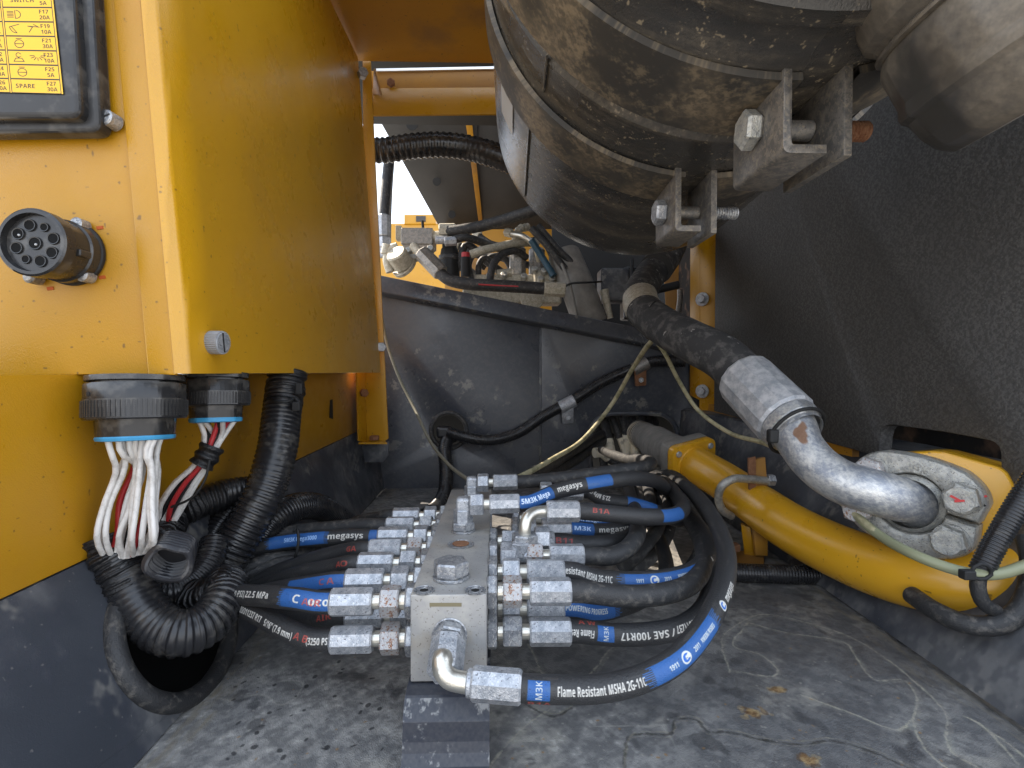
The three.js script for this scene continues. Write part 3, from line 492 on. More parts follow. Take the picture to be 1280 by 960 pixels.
// fuse box cover with its sticker
{
  const d0 = 0.327, t = thing('fuse_box', 'black fuse box cover with a yellow fuse chart sticker', 'fuse box', at(50, 170, d0));
  const pl = (pts, d, th, bev, rd, m, nm) => part(nm, plate(pts.map(([x, y]) => at(x, y, d)), th, { bevel: bev, bs: 4, round: rd }), m, t);
  pl([[-190, 173], [132, 167], [115, -140], [-190, -140]], 0.325, 0.008, 0.002, 0.006, M.black, 'gasket');
  pl([[-190, 168], [125, 164], [107, -140], [-190, -140]], 0.316, 0.012, 0.003, 0.007, M.plastic, 'cover_rim');
  pl([[-190, 147], [100, 147], [83, -140], [-190, -140]], 0.309, 0.011, 0.003, 0.007, M.plastic, 'cover');
  // chart sticker
  const w = 1024, h = 1280, cv = document.createElement('canvas'); cv.width = w; cv.height = h; const c = cv.getContext('2d');
  c.fillStyle = '#e8b420'; c.fillRect(0, 0, w, h); c.strokeStyle = c.fillStyle = '#2a220c'; c.lineWidth = 5;
  const rows = [['', 'F13', '10A'], ['', 'F15', '5A'], ['lamp', 'F17', '20A'], ['wiper', 'F19', '10A'], ['engine', 'F21', '30A'], ['beacon', 'F23', '10A'], ['engine', 'F25', '5A'], ['SPARE', 'F27', '30A']], rh = h / 8;
  for (let i = 0; i < 8; i++) {
    const y = i * rh, [ic, a, b] = rows[i];
    for (const [x0, x1] of [[14, 496], [516, 1004]]) c.strokeRect(x0, y + 6, x1 - x0, rh - 8);
    c.textAlign = 'center'; c.font = '600 60px sans-serif';
    c.fillText(a, 915, y + 70); c.fillText(b, 920, y + 134); c.fillText('F' + (12 + 2 * i), 410, y + 70); c.fillText(['5A', '10A', '10A', '20A', '10A', '10A', '20A', '20A'][i], 415, y + 134);
    const X = 620, Y = y + rh / 2; c.lineWidth = 8; c.beginPath();
    if (i === 1) { c.font = '600 64px sans-serif'; c.fillText('SWITCH', 715, Y + 24); }
    else if (ic === 'SPARE') { c.font = '600 66px sans-serif'; c.fillText('SPARE', 655, Y + 24); }
    else if (ic === 'lamp') { for (let k = -2; k < 3; k++) { c.moveTo(X - 70, Y + k * 16); c.lineTo(X - 5, Y + k * 16); } c.stroke(); c.beginPath(); c.moveTo(X + 10, Y - 44); c.lineTo(X + 10, Y + 44); c.arc(X + 20, Y, 44, 1.57, -1.57, true); c.stroke(); }
    else if (ic === 'wiper') { c.moveTo(X - 60, Y - 20); c.lineTo(X + 40, Y - 50); c.moveTo(X - 60, Y - 20); c.quadraticCurveTo(X - 40, Y + 50, X + 10, Y + 46); c.lineTo(X - 40, Y - 24); c.moveTo(X + 130, Y + 40); c.lineTo(X + 170, Y - 20); c.lineTo(X + 120, Y - 30); c.lineTo(X + 230, Y - 20); c.lineTo(X + 180, Y - 50); c.stroke(); }
    else if (ic === 'engine') { c.arc(X + 20, Y + 8, 44, 0, 6.3); c.moveTo(X - 10, Y - 50); c.lineTo(X + 50, Y - 50); c.moveTo(X - 20, Y + 8); c.lineTo(X + 60, Y + 8); c.stroke(); }
    else if (ic === 'beacon') { c.moveTo(X - 50, Y + 46); c.lineTo(X + 50, Y + 46); c.lineTo(X + 30, Y + 10); c.lineTo(X - 30, Y + 10); c.closePath(); c.moveTo(X - 10, Y + 10); c.arc(X, Y - 26, 24, 1.2, 6); for (let k = 0; k < 7; k++) { const an = k / 6 * Math.PI; c.moveTo(X + 190 + 30 * Math.cos(an), Y - 20 + 20 * Math.sin(an)); c.lineTo(X + 190 + 80 * Math.cos(an), Y - 20 + 56 * Math.sin(an)); } c.stroke(); }
  }
  const tx = new THREE.CanvasTexture(cv); tx.colorSpace = THREE.SRGBColorSpace; tx.magFilter = THREE.LinearFilter;
  const dS = 0.3082, q = [at(-50, 114, dS), at(79, 117.5, dS), at(63.5, -27, dS), at(-66, -27, dS)];
  const g = new THREE.PlaneGeometry(1, 1, 6, 6), p = g.attributes.position; for (let i = 0; i < p.count; i++) { const u = p.getX(i) + 0.5, v = p.getY(i) + 0.5, a = q[0].clone().lerp(q[1], u), b = q[3].clone().lerp(q[2], u); a.lerp(b, v); p.setXYZ(i, a.x, a.y, a.z); } g.computeVertexNormals();
  part('sticker', g, std({ map: tx, roughness: 0.45 }), t);
  const sc = put('screw', cylGeo(0.0048, 0.009, 0.001), M.zincDark, t, at(148, 156, CD - 0.001), V(-0.25, 0.1, 1)); const sl = shade(new THREE.Mesh(new THREE.BoxGeometry(0.008, 0.0008, 0.001).translate(0, 0.0089, 0), M.black)); sl.name = 'slot'; sc.add(sl);
}
// nine-pin round socket
{
  const t = thing('round_socket', 'black round nine hole socket sticking out of the yellow cabinet front', 'socket', at(92, 318, CD));
  const b = at(93, 318, CD - 0.001), dir = V(0.02, 0.0, 1).normalize(), R = 0.0185, Lh = 0.031;
  part('base_ring', along(cylGeo(0.0192, 0.004, 0.001, 40), b, dir), M.black, t);
  const sh = part('shell', along(lathe([[0.0160, 0.0], [0.0184, 0.001], [0.0184, 0.010], [0.0174, 0.011], [0.0174, 0.0225], [0.0187, 0.023], [0.0187, 0.0300], [0.0177, Lh], [0.0160, Lh], [0.0156, 0.0265]], 48), b, dir), M.plastic, t);
  part('key_rib', along(new RoundedBoxGeometry(0.004, 0.009, 0.004, 2, 0.001).translate(0.0175, 0.017, 0.003), b, dir), M.plastic, t);
  const ins = part('insert', along(cylGeo(0.0160, 0.0275, 0.0005, 40), b, dir), M.plastic, t);
  const q = turnTo(dir); const spots = [[0, 0, 0.0030]]; for (let i = 0; i < 8; i++) { const a = i / 8 * 6.2832 + 0.5; spots.push([0.0102 * Math.cos(a), 0.0102 * Math.sin(a), i % 4 === 2 ? 0.0019 : 0.0027]); }
  spots.forEach(([x, y, r], i) => {
    const off = V(x, 0.0277, y).applyQuaternion(q).add(b);
    put('pin_collar', lathe([[r, 0], [r + 0.0007, 0.0002], [r + 0.0005, 0.0008], [r, 0.0006]], 24), M.plastic, ins, off, dir);
    put('pin_hole', cylGeo(r, 0.0004, 0.0001, 20), M.void, ins, off, dir);
    if (i === 0 || i === 5) put('pin', cylGeo(0.0007, 0.0012, 0.0003, 10), M.zincDark, ins, off.clone().add(V(0.0008, -0.0008, 0)), dir);
  });
  for (const [x, y, m] of [[109, 285, M.zincDark], [116, 347, M.zincDark], [52, 349, M.steel]]) put('screw', cylGeo(0.004, 0.009, 0.0012, 16), m, t, at(x, y, CD - 0.001), V(-0.1, 0.05, 1));
  for (const [x, y] of [[124, 285], [127, 347], [55, 268], [62, 361]]) part('paint_mark', plate([at(x - 4, y - 2, CD - 0.0005), at(x + 4, y - 3, CD - 0.0005), at(x + 5, y + 1, CD - 0.0005), at(x - 3, y + 2, CD - 0.0005)], 0.0004, { bevel: 0 }), std({ color: 0xb0521c, roughness: 0.8 }), t);
}
// the two big plugs below the cabinet and their wires
function plug(label, cx, top, R, d, scaleY, wires) {
  const u = d / F, t = thing('cable_plug', label, 'plug', at(cx, top, d), 'plugs hanging below the cabinet');
  const yb = (py) => at(cx, py, d), up = V(0.03, -1, 0.08).normalize(), h = scaleY;
  const c = at(cx, top, d);
  part('socket_collar', along(lathe([[0, 0], [R * 0.98, 0], [R * 0.98, 6 * u], [R * 0.82, 7 * u], [R * 0.82, 14 * u], [0, 14 * u]], 40), c.clone().add(V(0, 1 * u, 0)), up), M.plastic, t);
  part('body', along(lathe([[0, 0], [R * 0.98, 0], [R, 2 * u], [R, 24 * h * u], [0, 24 * h * u]], 48), c.clone().addScaledVector(up, 8 * u), up), M.plastic, t);
  const k = [], r1 = R * 1.02; k.push(lathe([[0, 0], [r1, 0], [r1, 26 * h * u], [r1 * 0.97, 28 * h * u], [0, 28 * h * u]], 48));
  for (let i = 0; i < 72; i++) { const a = i / 72 * 6.2832; k.push(new THREE.BoxGeometry(R * 0.035, 22 * h * u, R * 0.05).translate(r1, 13 * h * u, 0).rotateY(a)); }
  part('knurled_ring', along(merge(k), c.clone().addScaledVector(up, (8 + 22 * h) * u), up), M.plastic, t);
  part('rear_shell', along(lathe([[0, 0], [R * 0.8, 0], [R * 0.77, 26 * h * u], [0, 26 * h * u]], 40), c.clone().addScaledVector(up, (8 + 48 * h) * u), up), M.plastic, t);
  part('seal', along(lathe([[0, 0], [R * 0.775, 0], [R * 0.79, 2 * u], [R * 0.77, 5 * u], [R * 0.6, 6 * u], [0, 6 * u]], 40), c.clone().addScaledVector(up, (8 + 73 * h) * u), up), M.blue, t);
  put('screw_dimple', cylGeo(R * 0.05, 0.0004, 0.0001, 12), M.black, t, c.clone().addScaledVector(up, 18 * u).add(V(-R * 0.42, 0, R * 0.91)), V(-0.4, 0, 0.9));
  wires(t, c.clone().addScaledVector(up, (8 + 76 * h) * u)); return t;
}
plug('larger black plug with a blue seal and white wires', 171, 472, 0.0265, 0.335, 0.86, (t, e) => {
  for (let i = 0; i < 18; i++) {
    const a = (i + 0.5) / 18, red = i === 2 || i === 10, o = V((a - 0.42) * 0.029, 0, rr(-0.008, 0.012)), z = red ? -0.007 : rr(-0.005, 0.011);
    const bow = (a < 0.3 ? -1 : 1) * rr(0, 0.004), end = at(130 + a * 58, 704 - a * 16, 0.338), d0 = 0.335;
    const m1 = at(151 + a * 54, 585, d0).add(V(0, 0, z)), m2 = at(132 + a * 72 + rr(-4, 4), 630, d0 - 0.001).add(V(bow * 0.5, 0, z)), m3 = at(122 + a * 82 + rr(-5, 5), 668, d0 - 0.002).add(V(0, 0, z));
    part('wire', sweep([e.clone().add(o), e.clone().add(o).add(V(-o.x * 0.2, -0.008, 0)), m1, m2, m3, end], red ? 0.0019 : 0.0017, { seg: 12, step: 0.006 }), red ? M.red : M.white, t);
  }
});
plug('smaller black plug with a blue seal and taped wires', 270, 468, 0.0222, 0.395, 0.62, (t, e) => {
  for (let i = 0; i < 11; i++) {
    const a = (i + 0.5) / 11, o = V((a - 0.5) * 0.026, 0, rr(-0.008, 0.01)), z = rr(-0.005, 0.007), red = i === 6 || i === 8;
    part('wire', sweep([e.clone().add(o), at(256 + a * 22, 545, 0.395).add(V(0, 0, z)), at(252 + a * 16, 563, 0.392).add(V(0, 0, z * 0.6)), at(244 + a * 16, 580, 0.390).add(V(0, 0, z * 0.6)), at(218 + a * 26, 604, 0.389).add(V(0, 0, z)), at(200 + a * 28, 632, 0.388).add(V(0, 0, z)), at(196 + a * 24, 650, 0.39)], 0.0018, { seg: 8, step: 0.006 }), i % 5 === 2 ? M.black : red ? M.red : M.white, t);
  }
  part('tape_wrap', sweep([at(266, 557, 0.393), at(259, 570, 0.391), at(251, 582, 0.389)], (s, L) => 0.0082 + 0.0008 * Math.sin(s * 900), { seg: 16, step: 0.001 }), M.tape, t);
  part('ground_lead', sweep([at(262, 575, 0.38), at(256, 600, 0.378), at(240, 622, 0.376), at(214, 634, 0.376)], 0.0009, { seg: 8 }), M.black, t);
});

// ---------------------------------------------------------------- corrugated conduits
function conduit(label, pts, r, o = {}) {
  const pitch = o.pitch || r * 0.3, pp = A(pts), t = thing('conduit', label, 'conduit', pp[0], o.group);
  part('corrugated_sleeve', sweep(pp, ribbed(r * 0.93, pitch, r * 0.08), { step: pitch / 6, seg: 22, circ: r }), M.conduit, t);
  return t;
}
{
  const t = conduit('wide glossy corrugated conduit dropping from the cabinet floor', [[357, 478, 0.50], [352, 520, 0.485], [347, 560, 0.47], [333, 610, 0.455], [312, 650, 0.445], [288, 690, 0.435], [270, 722, 0.43], [262, 745, 0.435]], 0.0168, { pitch: 0.0046 });
  part('tape_wrap', sweep(A([[360, 464, 0.503], [358, 480, 0.50], [354, 505, 0.49]]), (s) => 0.0166 + 0.0012 * Math.sin(s * 420) + 0.0006 * Math.sin(s * 1300), { step: 0.001, seg: 20 }), M.tape, t);
  part('cable_tie', sweep(A([[338, 498, 0.48], [345, 502, 0.468], [360, 502, 0.468], [369, 498, 0.48], [376, 506, 0.475]]), 0.0016, { seg: 8 }), M.black, t);
  part('tie_head', boxUV(new RoundedBoxGeometry(0.007, 0.008, 0.006, 2, 0.001).translate(...at(371, 508, 0.472).toArray())), M.black, t);
  part('tie_head', boxUV(new RoundedBoxGeometry(0.006, 0.01, 0.004, 2, 0.001).translate(...at(374, 486, 0.482).toArray())), M.black, t);
}
{
  const t = conduit('thick corrugated conduit curling in a U beside the oval hole', [[140, 695, 0.345], [158, 722, 0.345], [175, 757, 0.34], [200, 785, 0.335], [228, 792, 0.335], [256, 781, 0.345], [276, 757, 0.36], [284, 728, 0.385]], 0.0142, { pitch: 0.0043 });
  part('torn_tape', sweep(A([[136, 678, 0.35], [142, 698, 0.346], [152, 716, 0.345], [160, 732, 0.345]]), (s) => 0.0150 + 0.0013 * Math.sin(s * 700) + 0.0009 * Math.sin(s * 2100), { step: 0.0012, seg: 24, wob: (s, a) => 0.09 * Math.sin(a * 5 + s * 90) + 0.05 * Math.sin(a * 9 - s * 200) }), M.tape, t);
  part('branch', sweep(A([[283, 740, 0.385], [262, 742, 0.39], [238, 752, 0.395], [222, 745, 0.40]]), (s) => 0.010 + 0.0007 * Math.sin(s * 1500), { step: 0.0012, wob: (s, a) => 0.07 * Math.sin(a * 4 + s * 120) }), M.tape, t);
}
{
  const t = conduit('torn corrugated conduit with its open mouth facing out', [[320, 610, 0.47], [285, 615, 0.455], [250, 626, 0.44], [222, 645, 0.425], [210, 668, 0.41]], 0.0112, { pitch: 0.0036 });
  // open mouth: a short ribbed sleeve with real wall, ribs showing inside
  const prof = [], R0 = 0.0106; for (let k = 0; k <= 60; k++) { const t2 = k / 60; prof.push([R0 + 0.0017 * Math.abs(Math.sin(t2 * 22)) + 0.0012 * t2, t2 * 0.026]); } prof.push([R0 + 0.0006, 0.0264]); for (let k = 60; k >= 8; k--) { const t2 = k / 60; prof.push([R0 - 0.0016 + 0.0017 * Math.abs(Math.sin(t2 * 22)) + 0.0008 * t2, t2 * 0.026]); } prof.push([0.001, 0.004]);
  const mg = lathe(prof, 44), mp = mg.attributes.position; for (let k = 0; k < mp.count; k++) { const an = Math.atan2(mp.getZ(k), mp.getX(k)), f = 1 + 0.05 * Math.sin(an * 2 + 1) + 0.03 * Math.sin(an * 5); mp.setXYZ(k, mp.getX(k) * f, mp.getY(k) + 0.0022 * Math.sin(an * 3) * mp.getY(k) / 0.034, mp.getZ(k) * f); } mg.computeVertexNormals();
  const md = V(0.35, -0.12, 0.9).normalize(), mc = at(210, 706, 0.326);
  part('open_sleeve', along(toCreasedNormals(mg, 1.2), mc.addScaledVector(md, -0.026), md), std({ map: M.conduit.map, color: new THREE.Color().setRGB(1.7, 1.7, 1.75), roughness: 0.4 }), t);
  part('torn_tape', sweep(A([[150, 690, 0.365], [168, 684, 0.365], [186, 684, 0.372], [200, 672, 0.39], [206, 655, 0.405]]), (s) => 0.0125 + 0.0012 * Math.sin(s * 800) + 0.0008 * Math.sin(s * 1900), { step: 0.0012, seg: 24, wob: (s, a2) => 0.10 * Math.sin(a2 * 4 + s * 130) + 0.05 * Math.sin(a2 * 7 - s * 260) }), M.tape, t);
  part('torn_tape', sweep(A([[226, 640, 0.422], [250, 628, 0.437], [280, 619, 0.45]]), (s) => 0.0118 + 0.0008 * Math.sin(s * 1200), { step: 0.0012, wob: (s, a2) => 0.08 * Math.sin(a2 * 5 + s * 150) }), M.tape, t);
  for (const f of [[[222, 668], [238, 690], [226, 692]], [[128, 700], [122, 690], [138, 694]], [[176, 792], [184, 806], [172, 812], [192, 800]]]) part('tape_flap', plate(f.map(([x, y], i) => at(x, y, 0.345 - 0.003 * i)), 0.0005, { bevel: 0 }), M.tape, t);
}
conduit('matte corrugated conduit arching behind the left hoses', [[290, 742, 0.455], [312, 700, 0.465], [332, 660, 0.48], [355, 640, 0.50], [382, 632, 0.53], [408, 638, 0.57], [432, 655, 0.60], [452, 672, 0.62]], 0.0135, { pitch: 0.0034 });
conduit('short corrugated conduit between the torn mouth and the wall', [[232, 745, 0.42], [250, 700, 0.44], [275, 655, 0.46], [300, 628, 0.475], [330, 612, 0.49]], 0.0108, { pitch: 0.0034 });
{
  const t = conduit('dusty corrugated conduit lying across the cable bundle', [[196, 742, 0.372], [222, 738, 0.378], [246, 722, 0.388], [262, 700, 0.40], [268, 676, 0.412]], 0.0102, { pitch: 0.0032 });
  part('torn_tape', sweep(A([[240, 748, 0.375], [258, 746, 0.37], [276, 738, 0.372], [292, 722, 0.385]]), (s) => 0.0112 + 0.0009 * Math.sin(s * 900) + 0.0006 * Math.sin(s * 2300), { step: 0.0012, wob: (s, a) => 0.09 * Math.sin(a * 4 + s * 110) + 0.05 * Math.sin(a * 7 - s * 210) }), M.tape, t);
}
conduit('thin corrugated conduit behind the wide glossy one', [[300, 742, 0.44], [306, 712, 0.45], [318, 682, 0.465], [338, 655, 0.49], [352, 620, 0.50]], 0.0085, { pitch: 0.0028 });
conduit('slim ribbed conduit along the floor under the yellow pipe', [[880, 712, 0.545], [930, 716, 0.54], [960, 717, 0.538], [1000, 718, 0.535], [1060, 718, 0.535]], 0.0095, { pitch: 0.0029 });
{
  const t = conduit('corrugated loom falling from the round hole in the back wall', [[566, 545, 1.0], [560, 548, 0.985], [556, 562, 0.97], [558, 590, 0.95], [556, 615, 0.92], [546, 634, 0.87], [530, 646, 0.8]], 0.0125, { pitch: 0.0036 });
  part('tee', boxUV(new RoundedBoxGeometry(0.03, 0.022, 0.022, 3, 0.006).translate(...at(556, 540, 0.985).toArray())), M.conduit, t);
}
{
  const t = conduit('corrugated loom clipped across the back wall', [[560, 540, 0.975], [580, 546, 0.968], [612, 550, 0.97], [645, 542, 0.98], [680, 520, 0.985], [720, 498, 0.985], [752, 478, 0.985], [785, 463, 0.985], [815, 452, 0.985], [855, 452, 0.985]], 0.0103, { pitch: 0.0031 });
  for (const [x, y, m, dy] of [[709, 505, M.bright, 1], [800, 458, M.rust, 1]]) {
    const c = thing('pipe_clip', m === M.bright ? 'bright steel clip holding the loom on the back wall' : 'rusty small clip holding the loom near the right corner', 'clip', at(x, y + 24, 0.99));
    part('band', sweep(A([[x - 9, y + 4.5, 0.982], [x, y, 0.982], [x + 9, y - 4.5, 0.982]]), 0.0122, { seg: 20, caps: false, step: 0.002 }), m === M.rust ? M.steel : M.zinc, c);
    part('tab', plate([at(x - 7, y + 5, 0.975), at(x + 8, y + 2, 0.975), at(x + 8, y + 24, 0.985), at(x - 6, y + 25, 0.985)], 0.0025, { round: 0.003 }), m === M.rust ? M.rust : M.zinc, c);
    put('bolt', hexGeo(0.009, 0.004), M.zincDark, c, at(x + 1, y + 17, 0.981), V(0, 0, 1));
  }
}

// ---------------------------------------------------------------- manifold block
const yT = CAMY - 0.1273, yBt = CAMY - 0.1777, dF = 0.30, dB = 0.5715, xL = -0.05, xR = -0.0064;
{
  const t = thing('manifold_block', 'grey machined manifold block between the two rows of hoses', 'manifold', V(-0.028, yBt, -0.43));
  const bev = toCreasedNormals(boxUV(new RoundedBoxGeometry(xR - xL, yT - yBt, dB - dF, 2, 0.0009).translate((xL + xR) / 2, (yT + yBt) / 2, -(dF + dB) / 2)), 0.4);
  part('block', bev, M.block, t);
  const on = (px, py) => floorAt(px, py, yT);
  const hx = put('hex_plug', merge([discGeo(0.0115, 0.002), hexGeo(0.0195, 0.009).translate(0, 0.002, 0)]), M.zincDark, t, on(564, 722), YA, 0.3);
  for (const [x, y] of [[530, 739], [594, 739]]) {
    const s = put('socket_screw', lathe([[0.0058, 0], [0.0062, 0.0008], [0.0055, 0.0012], [0.0052, 0.0006], [0.0045, 0.0004], [0.0043, 0.001], [0.0030, 0.001], [0.0028, 0.0002], [0, 0.0002]], 28), M.zincDark, t, on(x, y), YA);
    const k = shade(new THREE.Mesh(hexGeo(0.0045, 0.0004), M.black)); k.name = 'socket'; k.position.y = 0.0004; s.add(k);
  }
  const rp = put('rusty_plug', lathe([[0.0096, 0], [0.0100, 0.0006], [0.0092, 0.001], [0.0086, 0.0003], [0.005, 0.0006], [0, 0.0006]], 32), M.zincDark, t, on(576, 681), YA);
  const rs = shade(new THREE.Mesh(cylGeo(0.0062, 0.0006, 0.0002), M.rust)); rs.name = 'rust_core'; rs.position.y = 0.0007; rp.add(rs);
  part('stamp', plate([at(537, 753.5, dF), at(577, 753.5, dF), at(577, 758, dF), at(537, 758, dF)].map((p) => p.setZ(-dF + 0.0003)), 0.0003, { bevel: 0 }), std({ color: new THREE.Color().setRGB(0.20, 0.17, 0.10), roughness: 0.8 }), t);
  // front port boss
  put('port_ring', lathe([[0.0098, 0], [0.0102, 0.0005], [0.0096, 0.0010], [0.0085, 0.0003], [0.0, 0.0003]], 32), M.zincDark, t, at(562, 794, dF).setZ(-dF), V(0, 0, 1));
  for (let r = 0; r < 2; r++) for (let i = 1; i < 3; i++) put('side_port', discGeo(0.0098, 0.0012), M.zincDark, t, V(xR, (r ? CAMY - 0.16 : CAMY - 0.135), -(0.322 + 0.032 * (i + 3))), V(1, 0, 0));
}
{ // bent bracket under the block
  const t = thing('block_bracket', 'bent navy steel bracket carrying the manifold block', 'bracket', V(-0.028, 0, -0.29));
  const prof = [[-0.42, yBt - 0.001], [-0.300, yBt - 0.001], [-0.290, yBt - 0.003], [-0.284, yBt - 0.010], [-0.281, 0.018], [-0.277, 0.010], [-0.268, 0.0062], [-0.22, 0.006]];
  const crv = new THREE.CatmullRomCurve3(prof.map(([z, y]) => V(0, y, z)), false, 'centripetal').getPoints(160);
  const s = []; crv.forEach((p, i) => s.push(p)); const pos = [], idx = [], w0 = -0.0515, w1 = -0.0045, th = 0.0055;
  const nrm = crv.map((p, i) => { const T = crv[Math.min(160, i + 1)].clone().sub(crv[Math.max(0, i - 1)]).normalize(); return V(0, T.z, -T.y).multiplyScalar(1); });
  for (let i = 0; i <= 160; i++) { const p = crv[i], n = nrm[i]; if (n.y < 0 && Math.abs(n.y) > 0.5) n.negate(); for (const [x, o] of [[w0, 0], [w1, 0], [w1, -th], [w0, -th]]) pos.push(x, p.y + n.y * o, p.z + n.z * o); }
  for (let i = 0; i < 160; i++) for (let k = 0; k < 4; k++) { const a = i * 4 + k, b = i * 4 + (k + 1) % 4; idx.push(a, a + 4, b + 4, a, b + 4, b); }
  idx.push(0, 1, 2, 0, 2, 3, 640, 642, 641, 640, 643, 642);
  const g = new THREE.BufferGeometry(); g.setAttribute('position', new THREE.Float32BufferAttribute(pos, 3)); g.setIndex(idx); g.computeVertexNormals();
  part('bent_plate', toCreasedNormals(boxUV(toCreasedNormals(g, 0.6)), 0.6), std({ map: tex(512, 0.09, (u, v) => { const w = fbm(u, v, 10, 5, 231, 0.65), n = fbm(u, v, 60, 3, 233); let c = mix([0.018, 0.022, 0.036], [0.055, 0.056, 0.062], n); return mix(c, [0.30, 0.30, 0.29], 0.75 * sst(0.60, 0.72, w) * sst(0.35, 0.6, n)); }), roughness: 0.38 }), t);
  put('weld_nut', discGeo(0.007, 0.002), M.navy, t, V(-0.03, 0.0062, -0.245), YA);
}

// ---------------------------------------------------------------- hydraulic hoses
const FG = { adapter: hexGeo(0.0185, 0.006), nut: hexGeo(0.0165, 0.0115), tail: cylGeo(0.0046, 0.006, 0.0003, 18), ferrule: octGeo(0.0084, 0.0255), smallNut: hexGeo(0.0145, 0.010) };
const pickNut = [M.zinc, M.zincDark, M.zinc, M.zincRust, M.zinc];
function fittings(t, p, dir, o = {}) {     // adapter, nut, tail, ferrule one after another from p; returns hose start
  const c = p.clone(), d = dir.clone().normalize(), s = o.s || 1; const nx = (l) => c.addScaledVector(d, l);
  const add = (nm, g, m, l) => { const q = put(nm, g, m, t, c, d, o.roll ?? rr(0, 1)); q.scale.setScalar(s); nx(l * s); };
  if (o.adapter !== false) { add('adapter', FG.adapter, M.zincDark, 0.0062); put('neck', FG.tail, M.bright, t, c.clone(), d).scale.setScalar(s * 1.15); nx((o.neck ?? 0.0035) * s); }
  add('nut', FG.nut, o.nutMat || pickNut[Math.floor(rnd() * 5)], 0.0115);
  add('tail', FG.tail, M.bright, 0.0048); add('ferrule', FG.ferrule, o.fer || M.zinc, 0.0255); return c;
}
function hose(label, group, p, dir, pts, o = {}) {
  const t = thing('hydraulic_hose', label, 'hose', p, group);
  const e = o.noFit ? p.clone() : fittings(t, p, dir, o), d = dir.clone().normalize();
  const path = [e.clone().addScaledVector(d, -0.004), e.clone().addScaledVector(d, 0.006), ...A(group === GR ? low(pts) : pts)];
  const g = sweep(path, (o.r || 0.0068), { circ: 0.0068, step: 0.006, seg: 20, ref: o.ref });
  part('hose_line', g, o.print ? hoseMat(g.userData.L, o.print) : M.rubber, t); return t;
}
const flipT = (s, l, text, o = {}) => ({ s, l, text, flip: true, ...o });
const GL = 'hoses on the left side of the manifold block', GR = 'hoses on the right side of the manifold block';
const stn = (i) => 0.322 + 0.0318 * i;
const Lp = (i, low) => V(xL, CAMY - (low ? 0.163 : 0.140), -stn(i)), Rp = (i, low) => V(xR, CAMY - (low ? 0.160 : 0.135), -stn(i));
const lx = V(-1, 0.0, 0.02), rx = V(1, 0, 0.02);
hose('left hose with blue band and rows of white print, top front', GL, Lp(0), lx, [[375, 749, 0.325], [330, 745, 0.345], [292, 744, 0.375], [262, 750, 0.41]], { print: [{ s: 0.002, l: 0.032, band: BLUE, rag: 1 }, flipT(0.003, 0.012, 'oco', { size: 0.007 }), { s: 0.02, l: 0.005, text: 'C', size: 0.007, flip: true }, { s: 0.006, l: 0.014, text: 'AIR', size: 0.0056, color: 'rgba(196,74,62,0.72)', flip: true, v: 0.001 }, flipT(0.046, 0.028, '22.5 MPa'), flipT(0.075, 0.028, '(3250 PSI)')] });
hose('lowest front hose on the left, printed 5/16 and sagging to the floor', GL, Lp(0, 1), lx, [[392, 800, 0.322], [360, 788, 0.33], [328, 770, 0.35], [298, 757, 0.375], [268, 752, 0.41]], { print: [flipT(0.002, 0.014, '(3250 PSI)', { v: 0.001 }), { s: 0.012, l: 0.016, text: 'A B', size: 0.0056, color: 'rgba(196,74,62,0.72)', flip: true }, flipT(0.026, 0.026, '5/16" (7.9 mm)', { v: 0.001 }), flipT(0.056, 0.03, 'ISO11237 R17', { v: 0.001 })] });
hose('left lower hose behind the front pair with red scrawl', GL, Lp(1, 1), lx, [[400, 774, 0.358], [350, 766, 0.38], [305, 757, 0.41], [272, 752, 0.43]], { print: [{ s: 0.006, l: 0.02, text: 'AIR', size: 0.0056, color: 'rgba(196,74,62,0.72)', flip: true }] });
hose('left hose with a blue stripe along its crown', GL, Lp(1), lx, [[405, 729, 0.357], [360, 736, 0.375], [318, 744, 0.40], [284, 750, 0.43]], { print: [{ s: 0, l: 0.05, band: BLUE, h: 0.009 }, { s: 0.004, l: 0.02, text: 'C A', size: 0.0056, color: 'rgba(196,74,62,0.72)', flip: true }] });
hose('plain left hose, fourth from the front edge, with red letters', GL, Lp(2), lx, [[425, 708, 0.392], [375, 718, 0.41], [330, 733, 0.43], [290, 747, 0.44]], { print: [{ s: 0.006, l: 0.014, text: 'AO', size: 0.0056, color: 'rgba(196,74,62,0.72)', flip: true }] });
hose('left hose rising to a nut above the plain ones, red letters', GL, Lp(3), lx, [[435, 689, 0.424], [395, 699, 0.435], [350, 714, 0.445], [300, 735, 0.45]], { print: [{ s: 0.008, l: 0.014, text: 'GA', size: 0.0056, color: 'rgba(196,74,62,0.72)', flip: true }] });
hose('left hose with blue bands and white lettering', GL, Lp(4), lx, [[440, 671, 0.452], [395, 674, 0.456], [350, 679, 0.46], [310, 688, 0.455], [285, 705, 0.44]], { print: [{ s: 0, l: 0.01, band: BLUE }, flipT(0.013, 0.035, 'megasys', { size: 0.0068 }), { s: 0.05, l: 0.05, band: BLUE, rag: 1 }, flipT(0.056, 0.03, '5M3K Mega3000', { size: 0.005, color: '#9fc0ea' })] });
hose('thin looking dark left hose second from the rear', GL, Lp(5), lx, [[455, 657, 0.483], [410, 661, 0.488], [360, 666, 0.49], [315, 682, 0.465]]);
hose('rearmost left hose bending away to the floor', GL, Lp(6), lx, [[475, 648, 0.52], [450, 652, 0.54], [425, 662, 0.56], [400, 672, 0.56], [350, 690, 0.50]]);
